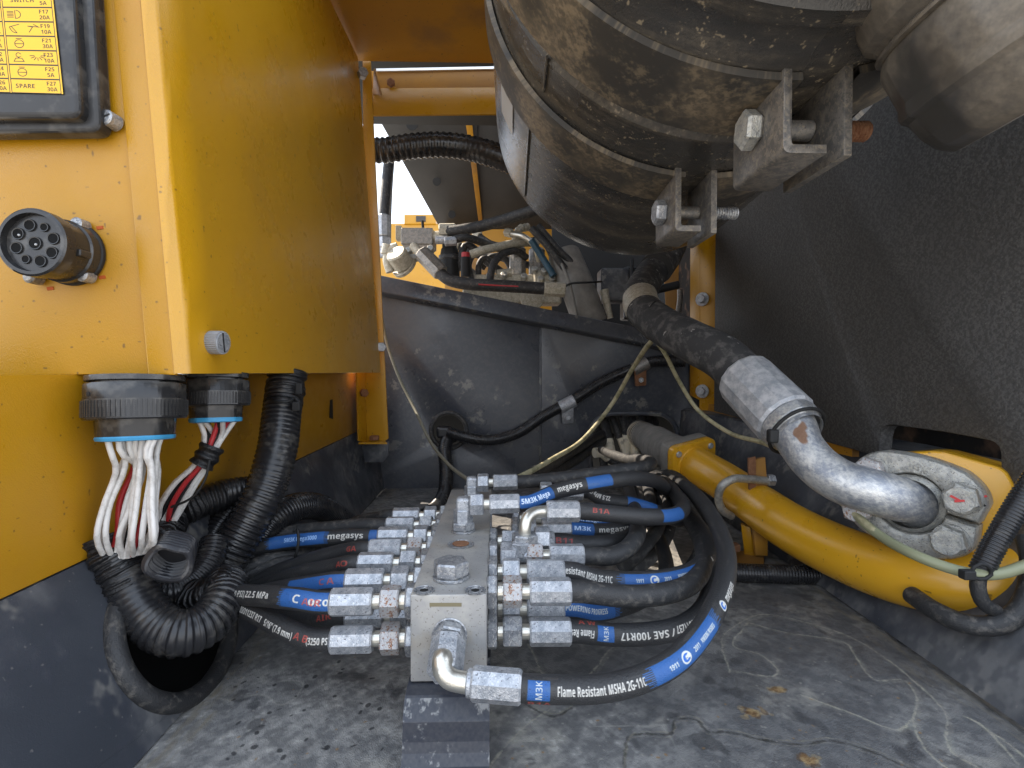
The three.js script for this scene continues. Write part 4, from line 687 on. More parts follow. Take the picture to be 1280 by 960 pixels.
for (const [pts, lab] of [[[[398, 688, 0.47], [380, 692, 0.47], [350, 697, 0.46], [318, 706, 0.45], [285, 722, 0.44]], 'short black hose lying under the blue banded left hose'], [[[400, 706, 0.455], [360, 704, 0.455], [322, 712, 0.45], [285, 728, 0.44]], 'dark hose in the shade behind the left bundle']])
  single('hydraulic_hose', lab, 'hose', sweep(A(pts), 0.0066, { step: 0.006 }), M.rubber);
single('cable_tie', 'black cable tie round the left hoses', 'cable tie', sweep(A([[367, 664, 0.44], [371, 658, 0.445], [373, 680, 0.44], [369, 696, 0.44], [372, 701, 0.45]]), 0.0012, { seg: 8 }), M.black);

// front elbow and its long loop
{
  const p = at(562, 794, dF).setZ(-dF), t = thing('hydraulic_hose', 'lowest front hose sweeping in a wide loop from the front elbow', 'hose', p, GR);
  const e1 = at(557, 822, 0.272), d1 = V(-0.02, -0.45, 1).normalize();
  put('adapter', hexGeo(0.0175, 0.007), M.zincDark, t, p, V(0, -0.1, 1), 0.3);
  put('nut', hexGeo(0.0168, 0.021), M.zinc, t, p.clone().add(V(0, 0, 0.006)), d1, 0.4);
  const e0 = p.clone().add(V(0, 0, 0.006)).addScaledVector(d1, 0.019);
  part('elbow_tube', sweep([e0, at(553, 822, 0.272), at(553, 836, 0.268), at(562, 848, 0.266), at(580, 853, 0.265), at(596, 854, 0.265)], 0.0052, { step: 0.002, seg: 20 }), M.bright, t);
  const f0 = at(590, 854, 0.265), fd = at(652, 859, 0.262).sub(f0).normalize();
  put('ferrule_lip', cylGeo(0.0068, 0.003), M.zinc, t, f0.clone().addScaledVector(fd, -0.0025), fd);
  put('ferrule', octGeo(0.0084, 0.0253), M.zinc, t, f0, fd, 0.2);
  const path = [f0.clone().addScaledVector(fd, 0.02), ...A(low([[656, 860, 0.262], [700, 862, 0.262], [745, 861, 0.262], [795, 851, 0.265], [842, 827, 0.272], [876, 790, 0.29], [898, 750, 0.315], [908, 712, 0.35], [905, 680, 0.39], [888, 642, 0.45], [860, 610, 0.54], [828, 585, 0.67], [800, 565, 0.83], [782, 550, 1.0]]))];
  const g = sweep(path, 0.0068, { circ: 0.0068, step: 0.005, seg: 22, ref: V(0.1, 0.35, 0.9) });
  const m = hoseMat(g.userData.L, [{ s: 0.008, l: 0.011, band: BLUE, h: 0.0098 }, { s: 0.008, l: 0.011, text: 'M3K', turn: true, size: 0.0045 }, { s: 0.0225, l: 0.045, text: 'Flame Resistant MSHA 2G-11C', size: 0.0062 }, { s: 0.0725, l: 0.052, band: BLUE, rag: 1, h: 0.0105 }, { s: 0.081, l: 0.0055, text: '1911', size: 0.0034 }, { s: 0.089, l: 0.006, cog: 1 }, { s: 0.0985, l: 0.0055, text: '2011', size: 0.0034 }, { s: 0.106, l: 0.016, text: 'POWERING PROGRESS', size: 0.0034 }, { s: 0.008, l: 0.012, text: 'B1A', v: -0.008, size: 0.005, color: 'rgba(196,74,62,0.72)' }, { s: 0.137, l: 0.006, cog: 1 }, { s: 0.146, l: 0.02, text: 'megasys', size: 0.0062 }]);
  part('hose_line', g, m, t);
}
hose('right lower front hose with upside down print and a blue tag', GR, Rp(0, 1), rx, [[760, 793, 0.322], [800, 793, 0.322], [845, 786, 0.326], [876, 766, 0.345], [890, 735, 0.375], [888, 700, 0.42], [868, 655, 0.49], [838, 612, 0.60], [806, 578, 0.78], [788, 552, 1.0]], { print: [flipT(0.001, 0.016, 'Flame Resis', { size: 0.006, v: -0.001 }), { s: 0.008, l: 0.01, text: 'A W', color: 'rgba(196,74,62,0.72)', size: 0.005, v: 0.006 }, { s: 0.019, l: 0.011, band: BLUE, h: 0.0098 }, { s: 0.019, l: 0.011, text: 'M3K', turn: true, size: 0.0045 }, flipT(0.034, 0.033, '/ SAE 100R17', { size: 0.006, v: -0.001 }), flipT(0.068, 0.03, '(7.9 mm) ISO11237', { size: 0.006 })] });
hose('thick plain right hose bending back under the flame print hose', GR, Rp(0), rx, [[780, 745, 0.322], [830, 742, 0.33], [866, 728, 0.355], [880, 700, 0.40], [872, 668, 0.46], [846, 630, 0.56], [812, 592, 0.72], [786, 560, 0.95]]);
hose('right hose with blue band partly hidden under the plain one', GR, Rp(1, 1), rx, [[742, 765, 0.358], [780, 757, 0.37], [812, 742, 0.40], [832, 718, 0.45], [828, 685, 0.51], [806, 640, 0.62], [782, 592, 0.80], [772, 560, 0.98]], { print: [{ s: 0, l: 0.04, band: BLUE, rag: 1 }, { s: 0.004, l: 0.03, text: 'POWERING PROGRESS', size: 0.005 }] });
hose('right hose printed in white with a long blue band along its bend', GR, Rp(1), rx, [[740, 723, 0.354], [790, 727, 0.354], [838, 723, 0.362], [872, 710, 0.385], [886, 690, 0.415], [878, 665, 0.46], [855, 637, 0.54], [824, 602, 0.68], [798, 568, 0.9]], { print: [{ s: -0.008, l: 0.045, text: 'Flame Resistant MSHA 2G-11C', size: 0.006 }, { s: 0.045, l: 0.062, band: BLUE, rag: 1, h: 0.0095 }, { s: 0.052, l: 0.0055, text: '1911', size: 0.0034 }, { s: 0.062, l: 0.006, cog: 1 }, { s: 0.072, l: 0.0055, text: '2011', size: 0.0034 }, { s: 0.083, l: 0.02, text: 'POWERING PROGRESS', size: 0.0036 }, { s: 0.115, l: 0.02, text: 'megasys', size: 0.006 }] });
{ // tee at the third station: a run fitting, then hose 3
  const p = Rp(2), d = V(1, 0, 0.02).normalize();
  const t = hose('right hose on the tee, curving up and back over the bundle', GR, p.clone().addScaledVector(d, 0.028), rx, [[756, 696, 0.386], [778, 690, 0.392], [794, 674, 0.41], [797, 652, 0.45], [790, 628, 0.52], [782, 600, 0.66], [778, 570, 0.88]], { adapter: false, nutMat: M.zincRust });
  put('adapter', FG.adapter, M.zincDark, t, p, d); put('nut', FG.nut, M.zinc, t, p.clone().addScaledVector(d, 0.0085), d, 0.3);
  put('tee_body', cylGeo(0.0058, 0.014), M.zinc, t, p.clone().addScaledVector(d, 0.017), d);
  put('tee_branch', hexGeo(0.012, 0.010), M.zinc, t, p.clone().addScaledVector(d, 0.023), YA);
}
{ // swept elbow standing on the tee
  const p = at(656, 664, 0.392), t = thing('hydraulic_hose', 'right hose on a bright swept elbow above the tee, red letters', 'hose', p, GR);
  put('nut', hexGeo(0.0175, 0.0115), M.zincDark, t, at(656, 686, 0.392), YA, 0.2);
  put('nut', FG.nut, M.zinc, t, at(668, 674, 0.40), V(1, 0, 0), 0.2);
  const f0 = at(683, 639, 0.405), fd = V(1, 0.0, 0.02).normalize();
  part('elbow_tube', sweep([at(656, 672, 0.392), at(656, 660, 0.392), at(659, 648, 0.395), at(668, 641, 0.40), at(686, 639, 0.405)], 0.0046, { step: 0.0015 }), M.bright, t);
  put('ferrule', FG.ferrule, M.zinc, t, f0, fd, 0.3);
  const g = sweep([f0.clone().addScaledVector(fd, 0.022), ...A(low([[728, 639, 0.405], [770, 643, 0.405], [810, 646, 0.41], [838, 645, 0.425], [853, 637, 0.455], [848, 622, 0.51], [828, 600, 0.62], [804, 572, 0.82]]))], 0.0066, { circ: 0.0068 });
  part('hose_line', g, hoseMat(g.userData.L, [{ s: 0.012, l: 0.014, text: 'B1A', color: 'rgba(196,74,62,0.72)', size: 0.0056 }, { s: 0.07, l: 0.03, band: BLUE }]), t);
}
hose('dark right hose with faint red letters ending at the tee', GR, Rp(3), rx, [[725, 680, 0.418], [760, 679, 0.42], [785, 672, 0.44], [800, 655, 0.48], [800, 630, 0.56], [790, 595, 0.72]], { adapter: true, print: [{ s: 0.004, l: 0.014, text: 'B11', color: '#8c3a36', size: 0.007 }] });
hose('right hose with blue bands behind the swept elbow', GR, Rp(4).add(V(0.018, 0, 0)), rx, [[745, 664, 0.452], [775, 662, 0.46], [800, 652, 0.49], [812, 632, 0.55], [805, 600, 0.70], [790, 572, 0.9]], { print: [{ s: 0, l: 0.022, band: BLUE }, { s: 0.002, l: 0.02, text: 'M3K', color: '#bcd2f0', size: 0.005 }, { s: 0.026, l: 0.03, text: 'megasys', size: 0.006 }] });
hose('right hose with small white pressure print near the rear', GR, Rp(6).add(V(0.048, 0.018, 0)), rx, [[752, 624, 0.50], [790, 630, 0.50], [822, 640, 0.505], [846, 650, 0.515], [856, 640, 0.55], [842, 612, 0.64], [810, 580, 0.85]], { adapter: false, print: [flipT(0.004, 0.03, '22.5 MPa (3250 PSI)', { size: 0.006 }), { s: 0.05, l: 0.03, band: BLUE }] });
hose('right hose with long blue wording lying below the pressure print', GR, Rp(5).add(V(0.02, 0, 0)), rx, [[735, 651, 0.478], [775, 651, 0.48], [806, 650, 0.49], [830, 642, 0.53], [835, 622, 0.60], [812, 590, 0.76]], { print: [{ s: 0, l: 0.05, band: BLUE }, { s: 0.006, l: 0.035, text: '5M3K Mega3000', color: '#cfe0f6', size: 0.006 }] });
function topHose(label, base, py, d, pts, print) {
  const p = floorAt(base[0], base[1], yT), t = thing('hydraulic_hose', label, 'hose', p, GR); const top = at(base[0] - 2, py, d);
  const h = top.y - p.y;
  put('base_hex', merge([discGeo(0.0098, 0.0016), hexGeo(0.0165, Math.min(0.008, h * 0.3)).translate(0, 0.0016, 0)]), M.zincDark, t, p, YA, 0.2);
  put('riser', hexGeo(0.0135, h * 0.62), M.zinc, t, p.clone().add(V(0, h * 0.22, 0)), YA, 0.5);
  const el = top.clone().setX(p.x).setZ(p.z);
  put('elbow_body', boxUV(new RoundedBoxGeometry(0.0115, 0.0125, 0.0115, 3, 0.003)), M.zinc, t, el, YA);
  const e = fittings(t, el.clone().add(V(0.0055, 0, 0)), V(1, 0.02, 0), { adapter: false, s: 0.95, nutMat: M.zinc });
  const g = sweep([e.clone().add(V(-0.003, 0, 0)), e.clone().add(V(0.006, 0, 0)), ...A(py > 610 ? low(pts) : pts)], 0.0066, { circ: 0.0068 });
  part('hose_line', g, print ? hoseMat(g.userData.L, print) : M.rubber, t);
}
topHose('front upright elbow hose with blue band on top of the block', [579, 664], 627, 0.43, [[700, 613, 0.435], [745, 604, 0.44], [790, 598, 0.46], [820, 602, 0.50], [832, 612, 0.55], [815, 596, 0.68], [796, 570, 0.9]], [{ s: 0.002, l: 0.03, band: BLUE }, { s: 0.004, l: 0.024, text: '5M3K Mega', color: '#dfe9f7', size: 0.006 }, { s: 0.036, l: 0.024, text: 'megasys', size: 0.007 }, { s: 0.064, l: 0.022, band: BLUE }]);
topHose('rear upright elbow hose that doubles back at the top', [590, 625], 603, 0.525, [[680, 600, 0.525], [730, 594, 0.52], [775, 588, 0.52], [802, 584, 0.53], [814, 580, 0.56], [806, 575, 0.60], [785, 574, 0.66], [765, 568, 0.74], [752, 562, 0.86]]);
// hoses in the bundle heading for the slot
[[[[905, 700, 0.46], [893, 660, 0.50], [872, 625, 0.57], [845, 596, 0.68], [815, 570, 0.86]], 'outermost dusty hose on the right edge of the bundle', M.rubber],
 [[[775, 712, 0.50], [800, 690, 0.50], [822, 660, 0.53], [826, 630, 0.60], [808, 590, 0.78]], 'dusty pale scuffed hose inside the coil', M.foamRubber],
 [[[790, 715, 0.52], [820, 690, 0.53], [835, 665, 0.56], [835, 640, 0.62], [812, 596, 0.8]], 'second scuffed hose inside the coil', M.foamRubber],
 [[[860, 715, 0.52], [875, 690, 0.53], [868, 660, 0.57], [848, 630, 0.64], [820, 595, 0.80], [800, 560, 1.0]], 'dark hose in the middle of the coil', M.rubber],
 [[[850, 640, 0.62], [832, 615, 0.68], [812, 592, 0.78], [795, 570, 0.92]], 'short hose at the top of the coil', M.rubber]].forEach(([pts, lab, m]) => single('hydraulic_hose', lab, 'hose', sweep(A(low(pts)), 0.0068, { step: 0.006 }), m, 'loose hoses in the coil'));
// pale sleeved ends seen in the slot
[[757, 530, 768, 590, 0.0085, 1], [768, 528, 790, 588, 0.0065, 1], [778, 526, 800, 590, 0.007, 0], [789, 524, 797, 590, 0.010, 1], [803, 523, 802, 592, 0.0075, 0], [812, 526, 806, 590, 0.006, 0], [760, 548, 772, 600, 0.008, 0], [820, 530, 812, 575, 0.006, 0], [748, 540, 757, 592, 0.0075, 0], [783, 522, 784, 592, 0.0085, 1], [797, 534, 815, 590, 0.0075, 1]].forEach(([x0, y0, x1, y1, r, pale], i) => {
  const t = thing('feed_hose', ['first pale tipped hose at the left end of the slot', 'second pale tipped hose, slim, in the slot', 'third dark hose in the slot', 'wide pale tipped hose in the middle of the slot', 'fifth dark hose in the slot, upright', 'sixth thin dark hose in the slot', 'lowest dark hose at the left end of the slot', 'thin dark hose beside the yellow pipe in the slot', 'black hose hugging the left corner of the slot', 'pale tipped hose behind the middle of the slot', 'pale tipped hose leaning right under the pipe end in the slot'][i], 'hose', at(x0, y0, 1.05), 'hoses coming through the slot');
  part('hose_line', sweep(A([[x0 - 3, y0 - 6, 1.12], [x0, y0, 1.05], [(x0 + x1) / 2, (y0 + y1) / 2, 1.0], [x1, y1, 0.95]]), r, { step: 0.008 }), M.rubber, t);
  if (pale) part('pale_sleeve', sweep(A([[x0 * 0.68 + x1 * 0.32, y0 * 0.68 + y1 * 0.32, 1.018], [(x0 + x1) / 2, (y0 + y1) / 2, 0.998], [x1, y1, 0.948]]), r * 1.08, { step: 0.008 }), M.cream, t);
});
{ const t = thing('feed_hose', 'pale elbow end beside the slot above the top hose', 'hose', at(750, 566, 0.9), 'hoses coming through the slot');
  part('pale_sleeve', sweep(A([[743, 566, 0.88], [752, 566, 0.885], [760, 572, 0.89]]), 0.0085), M.cream, t); part('hose_line', sweep(A([[758, 570, 0.89], [772, 580, 0.89], [786, 584, 0.87]]), 0.008), M.rubber, t); }
[[[[664, 592, 0.66], [690, 580, 0.75], [720, 562, 0.87], [748, 545, 1.0], [760, 540, 1.06]], 'black cable along the pale cord, running into the slot'], [[[680, 596, 0.72], [715, 578, 0.84], [742, 560, 0.95], [764, 545, 1.06]], 'second black cable below the pale cord at the slot']].forEach(([p, l]) => single('cable', l, 'cable', sweep(A(p), 0.0078, { step: 0.006 }), M.rubber));

// ---------------------------------------------------------------- yellow pipe
{
  const t = thing('yellow_pipe', 'thick yellow steel pipe sweeping along the right floor', 'pipe', at(1100, 700, 0.45));
  const pp = A([[868, 580, 0.735], [905, 602, 0.68], [945, 630, 0.61], [990, 660, 0.55], [1040, 686, 0.50], [1095, 708, 0.455], [1150, 722, 0.42], [1210, 729, 0.395], [1262, 726, 0.385], [1310, 714, 0.39]]);
  part('tube', sweep(pp, 0.0255, { step: 0.006, seg: 40 }), M.yellowPipe, t);
  const ax = pp[1].clone().sub(pp[0]).normalize(), c = at(868, 581, 0.735);
  const ux = V(1, 0.1, 0).addScaledVector(ax, -ax.x).normalize(), uy = ax.clone().cross(ux).negate();
  const cor = [[-0.037, -0.033], [0.037, -0.033], [0.037, 0.033], [-0.037, 0.033]].map(([x, y]) => c.clone().addScaledVector(ux, x).addScaledVector(uy, y));
  const fl = part('flange', plate(cor, 0.012, { bevel: 0.0015, round: 0.012, toward: ax }), M.yellowPipe, t);
  for (const [x, y] of [[-0.027, -0.023], [0.027, -0.023], [0.027, 0.023], [-0.027, 0.023]]) put('bolt_end', cylGeo(0.0045, 0.003, 0.0008, 16), M.zinc, fl, c.clone().addScaledVector(ux, x).addScaledVector(uy, y).addScaledVector(ax, -0.0005), ax);
  part('weld_bead', sweep([...Array(17).keys()].map((i) => { const a = i / 16 * 6.2832; return c.clone().addScaledVector(ux, 0.0265 * Math.cos(a)).addScaledVector(uy, 0.0265 * Math.sin(a)); }), 0.0018, { seg: 8, caps: false, step: 0.004 }), M.yellowPipe, t);
  const h = thing('rubber_joint', 'grey rubber hose end clamped behind the yellow flange', 'hose', at(825, 560, 0.85));
  part('hose_line', sweep(A([[795, 540, 1.06], [812, 549, 0.93], [832, 562, 0.84], [852, 572, 0.77]]), (s, L) => 0.0255 + 0.0035 * sst(0.03, 0.05, s - 0.12) + 0.001 * Math.sin(s * 500), { step: 0.003, seg: 30 }), M.sleeveGrey, h);
  part('pale_band', sweep(A([[800, 543, 1.01], [808, 547, 0.96]]), 0.0262, { seg: 30, step: 0.006, caps: false }), M.cream, h);
  part('joint_flange', plate(cor.map((p) => p.clone().addScaledVector(ax, -0.013)), 0.016, { bevel: 0.002, round: 0.012, toward: ax }), M.sleeveGrey, h);
  put('bolt_head', hexGeo(0.014, 0.01), M.zincDark, h, c.clone().addScaledVector(ux, -0.027).addScaledVector(uy, 0.024).addScaledVector(ax, -0.029), ax.clone().negate());
}
{ // bracket with U bolt
  const t = thing('pipe_bracket', 'rusty yellow bracket with a U bolt round the pipe', 'bracket', at(930, 705, 0.62));
  part('upright', plate([at(937, 575, 0.60), at(957, 572, 0.60), at(960, 612, 0.60), at(960, 695, 0.60), at(945, 695, 0.60), at(938, 612, 0.60)], 0.006, { bevel: 0.001 }), M.orange, t);
  part('leg', plate([at(926, 655, 0.615), at(938, 660, 0.61), at(945, 700, 0.61), at(932, 705, 0.615)], 0.006), M.yellow, t);
  part('rust_edge', plate([at(936, 573, 0.598), at(945, 571, 0.598), at(945, 612, 0.598), at(937, 614, 0.598)], 0.004), M.rust, t);
  part('foot', plate([at(910, 690, 0.62), at(955, 684, 0.64), at(955, 705, 0.58), at(912, 711, 0.58)], 0.006, { toward: V(0, 1, 0.2) }), M.orange, t);
  put('foot_bolt', hexGeo(0.017, 0.008), M.rust, t, at(914, 688, 0.60), YA);
  part('u_bolt', sweep(A([[958, 601, 0.60], [938, 599, 0.592], [916, 599, 0.585], [903, 607, 0.585], [898, 622, 0.595], [903, 637, 0.605], [914, 645, 0.62]]), 0.0046, { step: 0.002, seg: 16 }), M.cast, t);
  put('nut', hexGeo(0.012, 0.008), M.zincDark, t, at(959, 600, 0.60), V(1, 0, 0));
}

// ---------------------------------------------------------------- big hose, ferrule, elbow and split flange on the right
{
  const t = thing('suction_hose', 'large black hose with a grey crimp sleeve and steel elbow', 'hose', at(900, 440, 0.52));
  part('hose_line', sweep(A([[845, 290, 0.98], [832, 318, 0.92], [812, 345, 0.84], [800, 368, 0.77], [805, 388, 0.715], [830, 408, 0.66], [865, 427, 0.60], [905, 448, 0.560], [931, 473, 0.535], [958, 500.5, 0.5065]]), 0.0240, { step: 0.005, seg: 36 }), M.foamRubber, t);
  part('painted_sun_patch', sweep(A([[800, 372, 0.762], [801, 380, 0.735], [806, 390, 0.71]]), 0.0246, { step: 0.003, seg: 36, caps: false }), M.castWhite, t);  // sunlit patch at the hose bend, painted as a pale skin
  for (const [x, y, d] of [[815, 398, 0.69]]) part('cable_tie', sweep([...Array(15).keys()].map((i) => { const a = i / 14 * 6.2832, p = at(817, 400, 0.685), T = V(0.75, -0.25, 0.6).normalize(), u = YA.clone().addScaledVector(T, -T.y).normalize(), w = T.clone().cross(u); return p.addScaledVector(u, 0.0252 * Math.cos(a)).addScaledVector(w, 0.0252 * Math.sin(a)); }), 0.0012, { seg: 6, caps: false, step: 0.003 }), M.black, t);
  const f0 = at(931, 473, 0.535), f1 = at(985, 528, 0.478), d = f1.clone().sub(f0), L = d.length(); d.normalize();
  part('crimp_sleeve', along(lathe([[0.022, -0.001], [0.0276, -0.001], [0.0290, 0.002], [0.0290, L - 0.004], [0.0270, L - 0.001], [0.020, L]], 14, true), f0, d), M.ferrule, t);
  part('collar', along(lathe([[0.02, 0], [0.0265, 0.001], [0.0270, 0.004], [0.0262, 0.010], [0.0225, 0.014], [0.0225, 0.018]], 40), f1.clone().addScaledVector(d, -0.001), d), M.galv, t);
  const T2 = d, cc = f1.clone().addScaledVector(d, 0.0125), u = YA.clone().addScaledVector(T2, -T2.y).normalize(), w = T2.clone().cross(u);
  part('strap_band', sweep([...Array(21).keys()].map((i) => { const a = i / 20 * 6.2832; return cc.clone().addScaledVector(u, 0.0262 * Math.cos(a)).addScaledVector(w, 0.0262 * Math.sin(a)); }), 0.0016, { seg: 8, caps: false, step: 0.003 }), M.black, t);
  part('strap_knot', boxUV(new RoundedBoxGeometry(0.009, 0.012, 0.008, 2, 0.002).translate(...at(966, 545, 0.462).toArray())), M.black, t);
  part('elbow_tube', sweep([f1.clone().addScaledVector(d, 0.004), ...A([[1002, 558, 0.455], [1022, 582, 0.44], [1052, 602, 0.424], [1086, 613, 0.412], [1118, 622, 0.408], [1150, 628, 0.416]])], (q, L) => 0.0180 + 0.0028 * (1 - sst(0, 0.03, q)) + 0.0022 * sst(L - 0.02, L - 0.006, q), { step: 0.004, seg: 40 }), M.galv, t);
}
{
  const font = await new FontLoader().loadAsync('fonts/droid/droid_sans_bold.typeface.json');
  const N = V(-0.78, 0.06, 0.62).normalize(), X0 = V(0.6, -0.2, 0.77); X0.addScaledVector(N, -X0.dot(N)).normalize(); const Y0 = N.clone().cross(X0);
  const C = at(1146, 626, 0.418), fr = new THREE.Matrix4().makeBasis(X0, Y0, N).setPosition(C), L3 = (x, y, z = 0) => V(x, y, z).applyMatrix4(fr);
  const t = thing('pipe_flange', 'split flange of two cast steel halves on a yellow port block', 'flange', C.clone().setY(C.y - 0.04));
  const half = (s) => {
    const sh = new THREE.Shape(); sh.moveTo(-0.042, 0.001); sh.lineTo(-0.022, 0.001); sh.absarc(0, 0.001, 0.022, Math.PI, 0, true); sh.lineTo(0.042, 0.001); sh.lineTo(0.044, 0.016);
    sh.quadraticCurveTo(0.041, 0.028, 0.026, 0.035); sh.quadraticCurveTo(0, 0.041, -0.026, 0.035); sh.quadraticCurveTo(-0.042, 0.028, -0.044, 0.016); sh.lineTo(-0.042, 0.001);
    let g = new THREE.ExtrudeGeometry(sh, { depth: 0.016, bevelEnabled: true, bevelThickness: 0.005, bevelSize: 0.0035, bevelOffset: -0.0035, bevelSegments: 6, curveSegments: 24 });
    if (s < 0) g = g.rotateZ(Math.PI);
    return toCreasedNormals(boxUV(g), 0.7).applyMatrix4(fr);
  };
  const sides = [1, -1].map((s) => part('flange_half', half(s), M.cast, t));
  part('pipe_head', along(lathe([[0.0185, 0.0], [0.0225, 0.001], [0.0225, 0.019], [0.0190, 0.024]], 40), L3(0, 0, 0), N), M.cast, t);
  for (const [x, y, m] of [[-0.030, 0.0165, M.zincRust], [0.030, 0.0165, M.cast], [0.030, -0.0165, M.cast], [-0.030, -0.0165, M.zincRust]]) {
    const h = y > 0 ? sides[0] : sides[1];
    put('washer', discGeo(0.0118, 0.0025), M.cast, h, L3(x, y, 0.0210), N); put('bolt_head', merge([hexGeo(0.0200, 0.0125, 0.09), discGeo(0.0090, 0.0012).translate(0, 0.0122, 0)]), m, h, L3(x, y, 0.0235), N, 0.4);
  }
  const word = (s, x, y, rot, size) => { const g = new TextGeometry(s, { font, size, depth: 0.0008, curveSegments: 3 }); g.computeBoundingBox(); const b = g.boundingBox; g.translate(-(b.max.x + b.min.x) / 2, -(b.max.y + b.min.y) / 2, 0); g.rotateZ(rot).translate(x, y, 0.0207); return g.applyMatrix4(fr); };
  part('raised_letter', word('L', -0.020, 0.0255, 0.5, 0.007), M.cast, sides[0]); part('raised_letter', word('L9S', -0.001, 0.0285, -0.05, 0.0075), M.cast, sides[0]);
  part('raised_letter', word('26', 0.002, -0.0300, 0.1, 0.0065), M.cast, sides[1]);
  const mk = (x, y, z, a, m = M.markRed) => part('paint_mark', plate([[-0.003, -0.0009], [0.003, -0.0004], [0.0028, 0.001], [-0.003, 0.0008]].map(([u, v]) => L3(x + u * Math.cos(a) - v * Math.sin(a), y + u * Math.sin(a) + v * Math.cos(a), z)), 0.0004, { bevel: 0, toward: N }), m, t);
  mk(0.0275, 0.0170, 0.0376, -0.3); mk(0.0305, 0.0160, 0.0377, 0.4); mk(0.0395, 0.021, 0.0214, 0.6); mk(0.0390, -0.0205, 0.0214, 0.4); mk(0.0400, 0.0165, 0.0214, -0.5, M.black);
  // yellow block behind
  const bs = [[-0.030, -0.030], [0.047, -0.042], [0.057, -0.034], [0.058, 0.024], [0.044, 0.043], [0.004, 0.044], [-0.030, 0.030]].map(([x, y]) => L3(x, y, -0.0005));
  part('port_block', plate(bs, 0.05, { bevel: 0.003, bs: 3, toward: N, round: 0.006 }), M.yellowPipe, t);
}
// thin ribbed conduit and loop at the right edge
{
  const t = conduit('slim ribbed conduit rising at the right edge of the picture', [[1300, 590, 0.345], [1278, 622, 0.345], [1255, 660, 0.345], [1238, 690, 0.345], [1226, 715, 0.345]], 0.0072, { pitch: 0.0024 });
  part('lead', sweep(A([[1228, 708, 0.345], [1222, 730, 0.345], [1228, 752, 0.345], [1245, 764, 0.35]]), 0.0046), M.rubber, t);
  part('cable_tie', sweep(A([[1214, 716, 0.337], [1220, 706, 0.336], [1232, 706, 0.336], [1240, 716, 0.337], [1230, 724, 0.337], [1216, 722, 0.337]]), 0.0013, { seg: 8 }), M.black, t);
  part('tie_head', boxUV(new RoundedBoxGeometry(0.008, 0.006, 0.006, 2, 0.001).translate(...at(1209, 718, 0.334).toArray())), M.black, t);
  single('grommet_strip', 'black rubber edge loop under the end of the yellow pipe', 'grommet', sweep(A([[1140, 744, 0.40], [1170, 764, 0.372], [1205, 779, 0.355], [1240, 782, 0.347], [1270, 768, 0.345], [1287, 738, 0.347], [1290, 700, 0.352], [1284, 672, 0.36]]), 0.0068), M.rubber);
}
// pale cords
single('cord', 'pale cord tied to the big hose and running down to the manifold', 'cord', sweep(A([[626, 606, 0.58], [658, 592, 0.63], [690, 574, 0.70], [730, 548, 0.80], [765, 505, 0.86], [790, 462, 0.80], [806, 437, 0.72], [816, 425, 0.665]]), 0.0034, { seg: 12 }), M.cord);
single('cord', 'pale cord hanging from the big hose in front of the right post', 'cord', sweep(A([[819, 425, 0.655], [830, 440, 0.66], [848, 475, 0.69], [872, 512, 0.70], [910, 540, 0.66], [960, 556, 0.58], [1010, 590, 0.49], [1060, 635, 0.43], [1100, 670, 0.395]]), 0.0027, { seg: 12 }), M.cord);
single('cord', 'greenish cord crossing over the yellow pipe near its end', 'cord', sweep(A([[1062, 636, 0.43], [1095, 666, 0.40], [1140, 692, 0.365], [1180, 708, 0.35], [1215, 717, 0.342], [1250, 717, 0.34], [1300, 700, 0.34]]), 0.0037, { seg: 12 }), M.cordGreen);
single('cord', 'thin grey cord hanging at the left of the back wall', 'cord', sweep(A([[478, 400, 0.90], [484, 430, 0.90], [498, 470, 0.88], [520, 515, 0.84], [538, 552, 0.78], [560, 580, 0.70], [588, 602, 0.60]]), 0.0024, { seg: 10 }), std({ color: new THREE.Color().setRGB(0.22, 0.21, 0.16), roughness: 0.5 }));

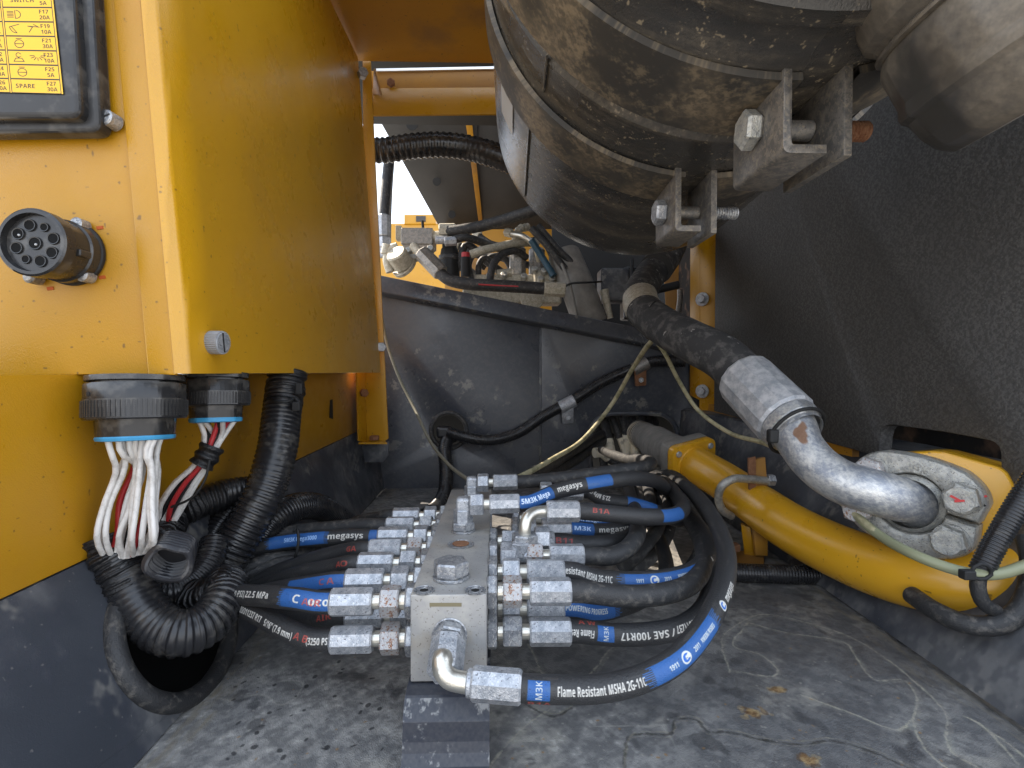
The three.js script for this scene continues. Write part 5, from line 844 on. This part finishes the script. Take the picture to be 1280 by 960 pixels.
// ---------------------------------------------------------------- air cleaner
const A0 = at(790, 157, 0.59), A1 = at(985, -293, 0.259), AX = A1.clone().sub(A0).normalize();
const acAt = (d) => A0.clone().lerp(A1, (0.59 - d) / (0.59 - 0.259)), alen = (d) => acAt(d).sub(A0).dot(AX), AR = 0.1502;
{
  const t = thing('air_cleaner', 'large dusty black air cleaner drum held by two strap clamps', 'air cleaner', A0);
  const y = (d) => alen(d);
  part('drum', along(lathe([[0, -0.004], [0.10, -0.002], [0.135, 0.001], [0.146, 0.006], [0.1495, 0.014], [AR, 0.03], [AR, y(0.415)], [AR, y(0.33)], [0.147, y(0.326)], [0.147, y(0.318)], [AR + 0.0012, y(0.314)], [AR + 0.0012, y(0.255)], [0.1485, y(0.250)], [0.1465, y(0.235)], [0.150, y(0.232)], [0.1505, y(0.222)], [0.146, y(0.218)], [0.1425, y(0.208)], [0.137, y(0.200)], [0.132, y(0.165)], [0.12, y(0.155)], [0, y(0.155)]], 120), A0, AX), M.canister, t);
  // moulded ridges along the drum
  const q = turnTo(AX), onDrum = (ang, d, r) => V(r * Math.sin(ang), y(d), r * Math.cos(ang)).applyQuaternion(q).add(A0);
  const angOf = (p) => { const v = p.clone().sub(A0).applyQuaternion(q.clone().invert()); return Math.atan2(v.x, v.z); };
  for (const [px, py, d0, d1] of [[712, 70, 0.36, 0.325], [683, 190, 0.56, 0.42], [800, 100, 0.31, 0.26]]) { const an = angOf(at(px, py, (d0 + d1) / 2)); part('mould_line', sweep([0, 0.5, 1].map((k) => onDrum(an, d0 + (d1 - d0) * k, AR + 0.0004)), 0.0011, { seg: 8 }), M.canister, t); }
  // label at far left
  const stick = (px0, px1, py0, py1, m) => { const a = angOf(at(px0, py0, 0.46)), pts = []; };
  // straps: bands with ears and a bolt
  const strap = (d0, d1, r, pxN, pxF, earTop, earBot, secondPx, bx, m) => {
    const s = new THREE.Group(); // ring band as a lathe, cut open at the ears
    const aE = angOf(at(pxN, earTop, d0)), a2 = angOf(at(secondPx, earTop, d0)); let span = a2 - aE; while (span > Math.PI) span -= 2 * Math.PI; while (span < -Math.PI) span += 2 * Math.PI;
    const start = span > 0 ? a2 : aE, len = 2 * Math.PI - Math.abs(span);
    // the open arc goes from start by len
    let g = new THREE.LatheGeometry([[r - 0.0035, y(d0)], [r, y(d0) - 0.0004], [r, y(d1) + 0.0004], [r - 0.0035, y(d1)], [r - 0.0035, y(d0)]].map(([a, b]) => new THREE.Vector2(a, b)), 110, start, len);
    const uvv = g.attributes.uv; for (let i = 0; i < uvv.count; i++) uvv.setXY(i, uvv.getX(i) * r * 6.28, g.attributes.position.getY(i));
    const band = part('strap', along(toCreasedNormals(g, 0.4), A0, AX), M.strap, t);
    const de = d0 - 0.0105, df = d1 - 0.0105, near = at(pxN, earTop, de), Xn = near.x, yTop = onDrum(aE, d0, r - 0.003).y, yTop2 = onDrum(a2, d0, r - 0.003).y, yb = at(pxN, earBot, de).y;
    const z0 = -de, z1 = -df, X2 = at(secondPx, earTop, de).x, lip = at(pxN + (secondPx - pxN) * 0.66, earBot, de).x;
    const th = 0.0042;
    const sec = (px, side, yT0) => { // L section extruded along depth
      const sh = new THREE.Shape();
      if (side) { sh.moveTo(px, yT0 + 0.004); sh.lineTo(px, yb + 0.004); sh.quadraticCurveTo(px, yb, px + 0.004, yb); sh.lineTo(lip, yb); sh.lineTo(lip, yb + th); sh.lineTo(px + 0.0055, yb + th); sh.quadraticCurveTo(px + th, yb + th, px + th, yb + 0.0065); sh.lineTo(px + th, yT0 + 0.004); }
      else { sh.moveTo(px, yT0 + 0.006); sh.lineTo(px, yb - 0.001); sh.lineTo(px + th, yb - 0.001); sh.lineTo(px + th, yT0 + 0.006); }
      const e = new THREE.ExtrudeGeometry(sh, { depth: z0 - z1 - 0.001, bevelEnabled: true, bevelThickness: 0.0005, bevelSize: 0.0005, bevelOffset: -0.0005, bevelSegments: 2, curveSegments: 8 });
      return toCreasedNormals(boxUV(e), 0.5).translate(0, 0, z1 + 0.0005);
    };
    part('ear', sec(Xn - th, true, yTop + 0.016), M.ear, band); part('ear', sec(X2, false, yTop2 + 0.016), M.ear, band);
    const zb = (z0 + z1) / 2, yb0 = at(bx[0], bx[1], -zb).y, ex = at(bx[2], bx[1], -zb).x;
    const bo = put('bolt_head', hexGeo(bx[3], 0.008, 0.09), m, band, V(Xn - th, yb0, zb), V(-1, 0, 0), 0.3);
    put('bolt_shank', cylGeo(bx[3] * 0.29, X2 - Xn + th), M.steel, band, V(Xn - th, yb0, zb), V(1, 0, 0));
    const th0 = X2 + th, n = 90, lt = Math.max(0.008, ex - th0), rb = bx[3] * 0.3;
    part('bolt_thread', sweep([V(th0 - 0.001, yb0, zb), V(th0 + lt / 2, yb0, zb), V(th0 + lt, yb0, zb)], (q2) => rb * (0.9 + 0.1 * Math.sin(q2 / 0.0018 * 6.2832)), { step: 0.0003, seg: 16 }), m === M.cast ? M.rust : M.zincDark, band);
  };
  strap(0.37, 0.415, AR + 0.0045, 852, 826, 228, 289, 889, [838, 266, 921, 0.0155], M.zincDark);
  strap(0.259, 0.3125, AR + 0.0055, 991, 927, 90, 191, 1056, [958, 163, 1084, 0.0175], M.cast);
  // pale label on the drum's left
  const gl = new THREE.CylinderGeometry(AR + 0.0007, AR + 0.0007, 0.05, 12, 1, true, angOf(at(641, 118, 0.44)) - 0.06, 0.16);
  part('label', along(gl.translate(0, y(0.45), 0), A0, AX), std({ color: new THREE.Color().setRGB(0.45, 0.44, 0.42), roughness: 0.45 }), t);
}
{ // rubber end piece at the upper right corner
  const t = thing('intake_cap', 'dusty black rubber intake bowl in the upper right corner', 'air intake', at(1230, 60, 0.2));
  const ax = V(0.5, -0.86, 0.06).normalize(), c = at(1345, 11, 0.2);
  part('bowl', along(lathe([[0, -0.06], [0.054, -0.06], [0.0575, -0.056], [0.0585, -0.050], [0.0590, -0.034], [0.0565, -0.031], [0.0545, -0.027], [0.0570, -0.0235], [0.0588, -0.020], [0.0592, -0.004], [0.0606, -0.001], [0.0606, 0.0015], [0.0588, 0.004], [0.0572, 0.013], [0.0545, 0.020], [0.050, 0.0245], [0.047, 0.025], [0.0462, 0.0235], [0.03, 0.0245], [0, 0.0245]], 96), c, ax), M.capRubber, t);
  part('rim', along(lathe([[0.0555, -0.0285], [0.0575, -0.0275], [0.0578, -0.0262], [0.0555, -0.025]], 80), c, ax), M.capRubber, t);
  for (const [a, o] of [[2.6, 0], [3.4, 0]]) part('mould_line', along(new RoundedBoxGeometry(0.0012, 0.018, 0.0016, 2, 0.0005).translate(0.0588, -0.012, 0).rotateY(a), c, ax), M.capRubber, t);
}

// ---------------------------------------------------------------- behind the back wall: hood, pumps, hoses
{
  const h = thing('engine_hood', 'raised black engine hood panels with a yellow edge strip', 'hood', at(580, 280, 1.5));
  const hp = part('hood_panel', plate([at(440, 90, 1.32), at(592, 90, 1.32), at(603, 284, 1.75), at(548, 281, 1.75)], 0.006), M.hood, h);
  part('edge_strip', plate([at(574, 90, 1.31), at(583, 90, 1.31), at(604, 284, 1.74), at(599, 284, 1.74)], 0.006), M.orange, h);
  part('hood_panel', plate([at(583, 90, 1.33), at(720, 90, 1.33), at(720, 290, 1.76), at(603, 290, 1.76)], 0.006), M.hood, h);
  for (const [x, y, d] of [[515, 155, 1.44], [546, 227, 1.6], [565, 268, 1.7]]) put('drain_hole', discGeo(0.016 * (y > 200 ? 0.75 : 1), 0.003), M.black, hp, at(x, y, d - 0.012), V(0, -0.4, 0.9));
  const wt = thing('rear_wall', 'yellow inner wall behind the pump', 'wall', at(640, 390, 1.75));
  part('wall_panel', plate([at(556, 283, 1.75), at(700, 283, 1.75), at(700, 420, 1.75), at(556, 420, 1.75)], 0.01), M.orange, wt);
  const dk = thing('engine_wall', 'dark bulkhead behind the hoses below the air cleaner', 'bulkhead', at(760, 420, 1.5));
  part('wall_panel', plate([at(690, 150, 1.5), at(960, 150, 1.5), at(960, 430, 1.5), at(690, 430, 1.5)], 0.01), M.black, dk);
  part('yellow_sheet', plate([at(828, 312, 1.35), at(862, 312, 1.35), at(862, 420, 1.35), at(835, 420, 1.35)], 0.004), M.orange, dk);
  struct('engine_deck', boxUV(new THREE.BoxGeometry(1.4, 0.01, 0.9).translate(0.2, 0.22, -1.5)), M.drabDark);
  struct('sun_block_roof', boxUV(new THREE.BoxGeometry(1.26, 0.01, 0.41).translate(0.23, 0.82, -1.085)), M.black);  // added out of view to keep sun off the foam and right wall
}
{ // far machine in the yard
  const t = thing('yard_machine', 'pale yellow machine far behind with a dark window', 'excavator', at(520, 300, 6));
  part('body', plate([at(430, 279, 6), at(562, 279, 6), at(562, 400, 6), at(430, 400, 6)], 1.2, { bevel: 0.02, toward: V(0, 0, 1) }), M.yellow, t);
  part('cab', plate([at(505, 268, 5.98), at(545, 268, 5.98), at(545, 280, 5.98), at(505, 280, 5.98)], 0.9, { bevel: 0.01, toward: V(0, 0, 1) }), M.yellow, t);
  part('window', plate([at(520, 270, 5.97), at(532, 270, 5.97), at(532, 277, 5.97), at(520, 277, 5.97)], 0.01, { toward: V(0, 0, 1) }), M.glassDark, t);
}
{
  const t = conduit('fat black corrugated duct crossing below the beam', [[455, 187, 0.94], [480, 188, 0.94], [515, 183, 0.94], [550, 181, 0.94], [585, 185, 0.94], [615, 193, 0.93], [660, 210, 0.92]], 0.0215, { pitch: 0.0105 });
}
const hz = (lab, pts, r, m = M.rubber, extra) => { const p = A(pts), t = thing('pump_hose', lab, 'hose', p[0]); part('hose_line', sweep(p, r, { step: 0.008 }), m, t); if (extra) extra(t); return t; };
hz('upright hose against the sky with zinc fitting', [[487, 190, 1.15], [482, 240, 1.13], [480, 270, 1.12], [480, 284, 1.12]], 0.0105, M.rubber, (t) => {
  put('ferrule', octGeo(0.0150, 0.045), M.zinc, t, at(479, 296, 1.12), YA); put('nut', hexGeo(0.026, 0.022), M.zinc, t, at(480, 310, 1.12), YA); put('neck', cylGeo(0.010, 0.03), M.zincDark, t, at(480, 322, 1.12), YA);
});
single('stand_pipe', 'slim grey pipe beside the upright hose', 'pipe', sweep(A([[492, 180, 1.3], [488, 230, 1.3], [486, 280, 1.3], [486, 330, 1.3]]), 0.006), M.steel);
{
  const t = thing('valve_block', 'grey valve block with pale fittings above the back wall', 'valve', at(520, 310, 1.15));
  part('body', boxUV(new RoundedBoxGeometry(0.068, 0.036, 0.07, 2, 0.003).translate(...at(524, 300, 1.17).toArray())), M.steel, t);
  part('body_plate', boxUV(new RoundedBoxGeometry(0.012, 0.03, 0.02, 2, 0.001).translate(...at(499, 292, 1.16).toArray())), M.castWhite, t);
  part('gland', along(cylGeo(0.021, 0.035, 0.003), at(505, 332, 1.08), V(-0.35, 0.6, 0.7)), M.castWhite, t);
  part('gland_flange', along(merge([cylGeo(0.028, 0.008, 0.001), hexGeo(0.034, 0.016).translate(0, 0.008, 0)]), at(507, 334, 1.09), V(-0.5, 0.5, 0.7)), M.castWhite, t);
  for (const [x, y] of [[513, 316], [514, 325], [496, 326], [540, 314], [521, 324]]) put('bolt', cylGeo(0.007, 0.014, 0.001, 14), M.cast, t, at(x, y, 1.09), V(-0.2, 0.3, 0.9));
  part('lever_pin', sweep(A([[529, 288, 1.15], [528, 276, 1.15]]), 0.003), M.black, t);
  part('port', along(cylGeo(0.012, 0.025), at(541, 296, 1.15), V(1, 0.05, 0)), M.castWhite, t);
  part('port', along(cylGeo(0.009, 0.025), at(545, 300, 1.13), V(1, 0.0, 0.1)), M.zinc, t);
  part('cap', along(cylGeo(0.010, 0.02), at(482, 318, 1.08), V(0.2, 1, 0)), M.castWhite, t);
  part('cap_hose', sweep(A([[497, 308, 1.08], [488, 312, 1.08], [484, 325, 1.08], [488, 340, 1.08]]), 0.009), M.castWhite, t);
}
hz('hose with bright end running up to the air cleaner', [[556, 288, 1.14], [570, 288, 1.13], [600, 283, 1.12], [630, 275, 1.1], [670, 262, 1.06]], 0.0115, M.rubber, (t) => { put('ferrule', octGeo(0.0150, 0.035), M.castWhite, t, at(549, 288, 1.14), V(1, 0.02, 0)); });
hz('hose curving out of the lower port of the valve block', [[566, 300, 1.1], [582, 297, 1.1], [600, 302, 1.12], [615, 308, 1.15], [640, 316, 1.2]], 0.008, M.rubber, (t) => { put('ferrule', octGeo(0.010, 0.025), M.zinc, t, at(556, 302, 1.1), V(1, 0.08, 0)); });
{ const t = hz('black hose with red print and crimp along the wall edge', [[548, 340, 1.03], [562, 350, 1.02], [585, 355, 1.01], [620, 357, 1.0], [655, 359, 1.0], [684, 361, 1.0]], 0.0115, M.rubber, (t2) => {
  const a = at(527, 316, 1.05), b = at(552, 342, 1.03); put('ferrule', octGeo(0.0165, a.distanceTo(b)), M.steel, t2, a, b.clone().sub(a)); put('neck', cylGeo(0.009, 0.03), M.castWhite, t2, at(516, 307, 1.06), b.clone().sub(a)); put('end_sleeve', octGeo(0.014, 0.04), M.castWhite, t2, at(680, 361, 1.0), V(1, -0.05, 0));
  part('red_stripe', sweep(A([[598, 355.5, 0.9905], [625, 357, 0.989], [648, 358, 0.989]]), 0.0016, { seg: 6 }), M.red, t2);
}); }
hz('pale hose slanting across the pump', [[588, 318, 1.08], [604, 313, 1.08], [625, 308, 1.1], [645, 304, 1.12], [672, 303, 1.15]], 0.0085, M.castWhite);
hz('dark elbow hose behind the red cap', [[574, 338, 1.16], [577, 318, 1.15], [583, 306, 1.15], [594, 312, 1.15], [602, 322, 1.15], [625, 340, 1.14]], 0.008);
hz('dark looping hose around the pump cylinder', [[640, 350, 1.2], [636, 330, 1.2], [626, 320, 1.2], [612, 322, 1.2], [602, 336, 1.2]], 0.007);
hz('short stub hose with pale end near the pump base', [[598, 345, 1.12], [599, 330, 1.12], [606, 322, 1.12], [618, 332, 1.12], [632, 343, 1.12]], 0.0065, M.rubber, (t) => put('end_sleeve', cylGeo(0.010, 0.03), M.castWhite, t, at(622, 343, 1.11), V(1, 0.1, 0)));
[[[[600, 296, 1.3], [615, 305, 1.28], [640, 308, 1.25], [668, 300, 1.2]], 0.0075, M.rubber, 'thin black hose high behind the pump'],
 [[[575, 308, 1.25], [595, 318, 1.24], [625, 322, 1.22], [655, 330, 1.2], [690, 338, 1.18]], 0.008, M.rubber, 'black hose running level behind the solenoids'],
 [[[560, 330, 1.2], [580, 335, 1.22], [600, 350, 1.22]], 0.010, M.steel, 'grey stub pipe below the cap'],
 [[[612, 352, 1.08], [616, 332, 1.08], [628, 318, 1.1], [645, 314, 1.12], [658, 322, 1.14]], 0.0075, M.rubber, 'black hose arching over the casting'],
 [[[680, 300, 1.2], [690, 318, 1.18], [694, 338, 1.16]], 0.0085, M.steel, 'grey hose dropping right of the solenoids'],
 [[[590, 352, 1.1], [586, 332, 1.12], [592, 318, 1.15], [606, 308, 1.2]], 0.0065, M.rubber, 'small black hose rising beside the sensor'],
 [[[640, 292, 1.12], [655, 296, 1.1], [668, 308, 1.1], [674, 326, 1.12]], 0.006, M.bright, 'bright thin pipe behind the connector']].forEach(([p, r, m, l]) => hz(l, p, r, m, (t) => { const q = A(p), a = q[0], d = a.clone().sub(q[1]); put('end_fitting', hexGeo(r * 2.7, 0.018), M.castWhite, t, a, d); }));
{
  const t = thing('pump_filter', 'black ribbed cap beside the valve block', 'cap', at(562, 345, 1.15));
  part('cap_body', along(lathe([[0, 0], [0.022, 0], [0.022, 0.04], [0.018, 0.06], [0.016, 0.062], [0.016, 0.075], [0, 0.078]], 28), at(562, 346, 1.16), YA), M.black, t);
  part('flat_lid', along(discGeo(0.024, 0.012), at(562, 326, 1.16), YA), M.rubber, t);
  const r = thing('sensor_stub', 'small black sensor with a red cap', 'sensor', at(582, 346, 1.1));
  part('stub', along(cylGeo(0.010, 0.04), at(582, 346, 1.1), YA), M.black, r); part('red_cap', along(cylGeo(0.0085, 0.012), at(582, 323, 1.1), YA), M.red, r);
}
{
  const t = thing('pump_cylinder', 'twin grey solenoid cylinders on a pale casting', 'solenoid', at(652, 346, 1.15));
  for (const x of [647, 671]) part('cylinder', along(lathe([[0, 0], [0.018, 0], [0.018, 0.055], [0.014, 0.06], [0, 0.06]], 32), at(x, 344, x > 660 ? 1.19 : 1.15), YA), M.steel, t);
  part('connector', sweep(A([[645, 310, 1.13], [645, 296, 1.13], [650, 286, 1.13], [660, 284, 1.14]]), (s) => 0.008 + 0.001 * Math.sin(s * 700), { step: 0.003 }), M.castWhite, t);
  const c = thing('pump_casting', 'pale dusty pump casting with small bolts and a cover', 'pump', at(640, 380, 1.12));
  part('rail', boxUV(new RoundedBoxGeometry(0.19, 0.022, 0.05, 2, 0.004).translate(...at(650, 352, 1.13).toArray())), M.castWhite, c);
  part('lower_rail', boxUV(new RoundedBoxGeometry(0.20, 0.03, 0.05, 2, 0.005).translate(...at(640, 372, 1.09).toArray())), M.castWhite, c);
  part('cover', along(lathe([[0, 0], [0.024, 0], [0.024, 0.008], [0.018, 0.01], [0, 0.01]], 24), at(665, 374, 1.06), V(0, 0.3, 1)), M.castWhite, c);
  for (const [x, y] of [[612, 348], [630, 347], [655, 349], [668, 340], [680, 342], [690, 346], [646, 374], [668, 374], [690, 352], [676, 352]]) put('bolt', cylGeo(0.007, 0.012, 0.0015, 14), M.cast, c, at(x, y, 1.09), V(0, 0.6, 0.8));
  part('side_housing', boxUV(new RoundedBoxGeometry(0.08, 0.04, 0.06, 2, 0.008).translate(...at(690, 352, 1.12).toArray())), M.castWhite, c);
}
{
  const t = thing('sleeved_bundle', 'thick grey sleeve of cables tied with a black tie', 'cable sleeve', at(725, 392, 1.02));
  part('sleeve', sweep(A([[705, 320, 1.1], [716, 345, 1.08], [726, 370, 1.06], [738, 405, 1.06]]), 0.034, { step: 0.008, seg: 30 }), M.sleeveGrey, t);
  part('cable_tie', sweep(A([[702, 362, 1.03], [712, 355, 1.02], [735, 353, 1.02], [752, 352, 1.05]]), 0.002, { seg: 6 }), M.black, t);
  part('fold', sweep(A([[700, 325, 1.05], [712, 355, 1.025], [722, 398, 1.03]]), 0.003, { seg: 8 }), M.sleeveGrey, t);
  for (const [pts, m, l] of [[[[664, 300, 1.08], [678, 322, 1.08], [692, 345, 1.07]], std({ color: 0x2d4e60, roughness: 0.4 }), 'blue grey tube dropping from the air cleaner to the pump'], [[[664, 285, 1.05], [688, 312, 1.05], [706, 336, 1.05]], M.rubber, 'black tube beside the blue grey tube'], [[[672, 282, 1.06], [698, 312, 1.06], [716, 330, 1.06]], M.rubber, 'second black tube right of the blue grey tube']]) single('tube', l, 'tube', sweep(A(pts), 0.007), m);
}
{
  const t = thing('relay_box', 'dark box with hanging plugs under the air cleaner', 'relay box', at(772, 385, 1.1));
  part('box', boxUV(new RoundedBoxGeometry(0.06, 0.07, 0.05, 3, 0.006).translate(...at(766, 358, 1.12).toArray())), M.navy, t);
  part('box', boxUV(new RoundedBoxGeometry(0.03, 0.11, 0.04, 3, 0.005).translate(...at(786, 368, 1.12).toArray())), M.plastic, t);
  part('plug', sweep(A([[755, 362, 1.06], [758, 378, 1.06], [763, 398, 1.06]]), (s) => 0.009 - 0.05 * s, { step: 0.004 }), M.castWhite, t);
  part('cable', sweep(A([[790, 325, 1.05], [790, 350, 0.98], [797, 368, 0.85], [812, 378, 0.75], [826, 388, 0.70]]), 0.0035), M.black, t);
  const s = thing('hose_sleeve', 'cut grey sleeve at the bend of the large hose', 'sleeve', at(825, 335, 0.9));
  part('sleeve', sweep(A([[846, 288, 0.96], [834, 316, 0.90], [820, 336, 0.85]]), 0.0265, { seg: 30, step: 0.006 }), M.foamRubber, s);
  const p = thing('bracket_arm', 'dark arm with fittings right of the hose bend', 'bracket', at(845, 360, 1.1));
  part('arm', sweep(A([[822, 362, 1.05], [848, 356, 1.05]]), 0.008), M.black, p); part('fitting', along(hexGeo(0.02, 0.03), at(840, 330, 1.05), V(0.3, 1, 0)), M.zincDark, p); part('rod', sweep(A([[846, 400, 1.1], [850, 375, 1.1], [850, 362, 1.1]]), 0.006), M.steel, p);
}

renderer.render(scene, camera);
